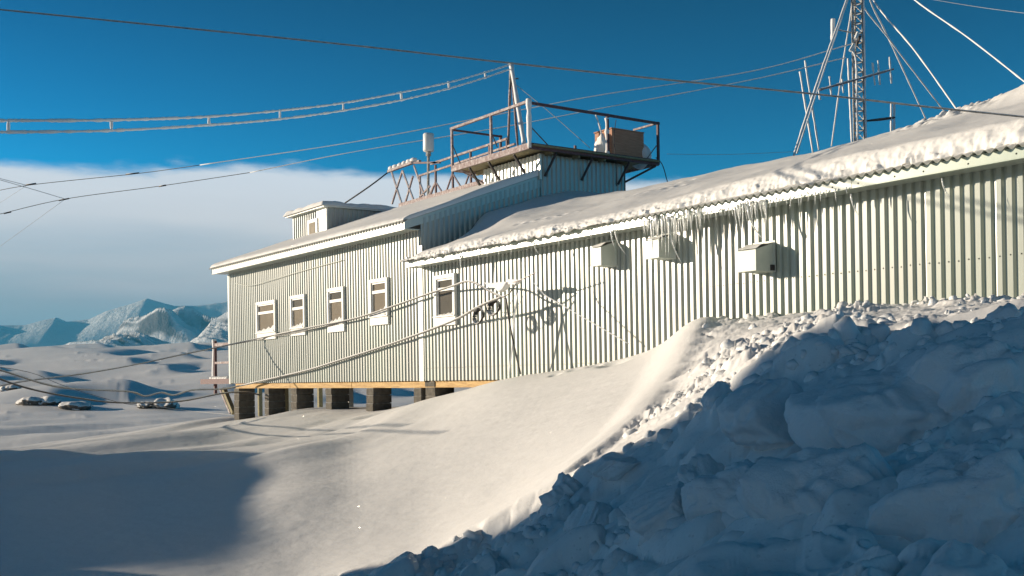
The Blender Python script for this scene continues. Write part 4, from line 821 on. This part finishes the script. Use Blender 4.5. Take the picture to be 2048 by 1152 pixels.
def wedge(pts, y0, th, nm): 
    n_ = len(pts); a = [at_y(p[0], p[1], y0) for p in pts]; b_ = [p + np.array((0, th, 0)) for p in a]
    MB().add(a + b_, [tuple(range(n_)), tuple(range(2 * n_ - 1, n_ - 1, -1))] + [(i, i + n_, (i + 1) % n_ + n_, (i + 1) % n_) for i in range(n_)]).build(nm, M['snow'], br, bevel=.01)
wedge([(968, 566), (986, 566), (991, 576), (978, 576)], 11.78, .10, 'snow_wedge'); wedge([(986, 565), (1013, 563), (1004, 578), (996, 584), (989, 577)], 11.76, .14, 'snow_wedge'); wedge([(1014, 558), (1036, 559), (1030, 569), (1016, 569)], 11.76, .10, 'snow_wedge')
def coil(cx_, cy_, rx, rz, label, turns=4):
    c = at_y(cx_, cy_, 11.78); P = []
    sxm = at_y(cx_ + 10, cy_, 11.78)[0] - at_y(cx_ - 10, cy_, 11.78)[0]; szm = at_y(cx_, cy_ - 10, 11.78)[2] - at_y(cx_, cy_ + 10, 11.78)[2]
    for i in range(turns * 20 + 1):
        t = 2 * math.pi * i / 20; w_ = 1 - .07 * (i // 20) + .04 * math.sin(i * .37); P.append((c[0] + sxm / 20 * rx * w_ * math.cos(t), c[1] + .02 * (i // 20) + .03 * math.sin(t), c[2] + szm / 20 * rz * w_ * math.sin(t)))
    tag(MB().tube(P, .013, 5).build('cable_coil', M['cable'], None, smooth=True), label, 'cable coil')
coil(955, 632, 9.5, 16.5, 'left coil of black cable hanging in front of the wall'); coil(985.5, 615, 12, 17, 'right coil of black cable below the snow wedges', 5)
pathline('loose_wire', [Y(962, 640, 11.9), Y(985, 645, 11.9), Y(1010, 630, 11.95), Y(1022, 605, 12.0), Y(1036, 580, 12.0)], .006, 'thinwire', 'thin loose wire looping under the coils', 'wire')
pathline('loose_wire', [Y(1000, 622, 11.9), Y(1018, 628, 11.95), Y(1035, 612, 12.0), Y(1048, 590, 12.1)], .006, 'thinwire', 'short thin wire looping right of the right coil', 'wire')
e_ = at_y(1215, 605, WY - .03); f_ = at_y(1297, 693, WY - .03); sdir = np.array((-1.585, -1.0, .30))
pathline('guy_rope', [tuple(e_ + sdir * .62), tuple((e_ + f_) / 2 + sdir * .40), tuple(f_ + sdir * .18)], .010, 'rime', 'frosted guy rope from the cable stand to the snow at the wall', 'rope')
tag(MB().tube([tuple(e_ + sdir * .62), Y(1068, 566, 11.78)], .012, 5).build('guy_rope', M['rime'], None), 'short frosted rope joining the cable stand', 'rope')

# ------------------------------------------------------------------ snow blocks and crumbs
def on_ground(px, d, dz=0.0):
    k = (px - 1024) / FPX; la_ = k * d; z = float(ground_h(np.array([la_]), np.array([d]))[0]); return world(np.array([la_]), np.array([d]), np.array([z + dz]))[0]
BL = [(1790, 5.6, .42, (1.15, 1, .8), 'big rounded snow block high in the middle of the shaded pile'), (1650, 4.5, .30, (1.1, 1, 1), 'peaked snow block low in the shaded pile right of centre'), (1480, 4.9, .24, (1.2, 1, .8), 'rounded snow block low in the shaded pile near its centre'),
      (1950, 5.4, .34, (1, 1, .9), 'tall snow block at the right edge of the shaded pile'), (1560, 6.4, .30, (1.3, 1, .7), 'flat snow block in the upper shaded pile'), (1400, 6.1, .22, (1, 1, .9), 'snow block in the left part of the shaded pile'),
      (1128, 7.7, .16, (1, .9, 1.0), 'jagged snow block on the crest of the pile left of centre'), (935, 7.9, .12, (1.2, 1, .8), 'small jagged block at the low left end of the crest'), (1235, 7.5, .14, (1.3, 1, .7), 'snow block on the crest below the lit slope'),
      (1440, 7.3, .12, (1, 1, .9), 'small dark block on the crest at the lit crumb slope'), (2030, 7.2, .12, (1.2, 1, .8), 'snow block on the crest at the far right'), (1705, 7.3, .13, (1.1, 1, .7), 'snow block where the shadow meets the lit crumbs'), (1930, 3.9, .28, (1.1, 1, .9), 'large snow block in the bottom right corner'),
      (1330, 5.2, .2, (1.2, 1, .8), 'snow block at the bottom of the shaded pile'), (1180, 6.6, .16, (1.2, 1, .8), 'low snow block in the left half of the shaded pile')]
for i, (px_, d_, r_, sc_, lb) in enumerate(BL):
    p = on_ground(px_, d_, r_ * .05); blob('snow_block', p, r_, M['pilesnow'], sc_, 500 + i * 7, label=lb, cat='snow block', group='big blocks in the snow pile', sub=5, amp=.42, sharp=4).rotation_euler = (0, 0, i * 1.3)
import bmesh
def crumbs(name, N, kr, dr, sizes, label, test, seed, mat):
    rg = np.random.default_rng(seed); k = rg.uniform(kr[0], kr[1], N * 3); d = rg.uniform(dr[0], dr[1], N * 3); ok = test(k, d, rg.random(N * 3)); k = k[ok][:N]; d = d[ok][:N]; z = ground_h(k * d, d); P = world(k * d, d, z)
    bm = bmesh.new(); bmesh.ops.create_icosphere(bm, subdivisions=2, radius=1); IV = np.array([v.co[:] for v in bm.verts]); IF = np.array([[v.index for v in f.verts] for f in bm.faces]); bm.free()
    n_ = len(P); s = sizes[0] * (sizes[1] / sizes[0]) ** (rg.random(n_) ** 2.2); VV = IV[None] * (1 + rg.uniform(-.24, .24, (n_, len(IV), 1))) * (s[:, None, None] * rg.uniform(.6, 1.3, (n_, 1, 3))) + (P + np.array((0, 0, -.42)) * s[:, None])[:, None]
    FF = (IF[None] + (np.arange(n_) * len(IV))[:, None, None]).reshape(-1, 3); me = bpy.data.meshes.new(name); me.from_pydata(VV.reshape(-1, 3).tolist(), [], FF.tolist()); me.materials.append(mat); me.polygons.foreach_set('use_smooth', [True] * len(me.polygons))
    o = bpy.data.objects.new(name, me); C.objects.link(o); tag(o, label, kind='stuff')
def t_lit(k, d, u): return (masks(k * d, d)[2] > .5) & (u < .02 + .7 * sm(.35, .75, vn(k * d * .8 + 4, d * .8, 95) + .35 * sm(13.0, 15, d) - .12))
def t_pile(k, d, u): return (masks(k * d, d)[1] > .5) & (u < sm(.4, .75, vn(k * d * 1.1, d * 1.1, 9)) + .5 * sm(7.3, 8.0, d))
crumbs('snow_crumbs', 1000, (.1, .47), (8.2, 15.5), (.010, .085), 'crumbled lumps of snow on the sunlit slope below the wall', t_lit, 1, M['pilesnow'])
crumbs('snow_crumbs', 600, (-.1, .47), (3.2, 8.7), (.03, .09), 'crumbled lumps of snow on the shaded pile', t_pile, 2, M['pilesnow'])
# dark rocks poking out of the far snow
for i, (px_, py_, d_, r_, sc_) in enumerate(((62, 792, 74, .9, (1.6, 1, .5)), (95, 790, 74, .8, (1.8, 1, .45)), (150, 797, 72, .9, (1.5, 1, .4)), (22, 757, 105, .9, (1.4, 1, .5)), (330, 800, 71, .8, (1.5, 1, .6)), (292, 806, 71, .5, (1.4, 1, .5)))):
    p = at_d(px_, py_, d_); k_ = p @ R; dd = p @ F; z = float(bumps_far(np.array([k_]), np.array([dd]), ground_h(np.array([k_]), np.array([dd])))[0])
    blob('rock', (p[0], p[1], z + .1), r_, M['rock'], sc_, 800 + i, label=['dark snow-dusted rock at the left of the low rock outcrop', 'long dark rock in the middle of the low outcrop', 'dark rock at the right end of the low outcrop', 'small rock at the left edge above the outcrop', 'snowy boulder between the outcrop and the building', 'small stone beside the snowy boulder'][i], cat='rock', sub=4, amp=.5)

# ------------------------------------------------------------------ haze
hb = MB().box((-8500, -8500, -9), (8500, 8500, 350)).build('haze', M['snow'], None); tag(hb, kind='stuff'); hm = bpy.data.materials.new('haze_air'); hm.use_nodes = True; hm.node_tree.nodes.clear()
pv = hm.node_tree.nodes.new('ShaderNodeVolumePrincipled'); pv.inputs['Color'].default_value = (.12, .62, 1.0, 1); pv.inputs['Density'].default_value = 1.4e-4; pv.inputs['Anisotropy'].default_value = 0.0
ho = hm.node_tree.nodes.new('ShaderNodeOutputMaterial'); hm.node_tree.links.new(pv.outputs[0], ho.inputs['Volume']); hb.data.materials.clear(); hb.data.materials.append(hm)
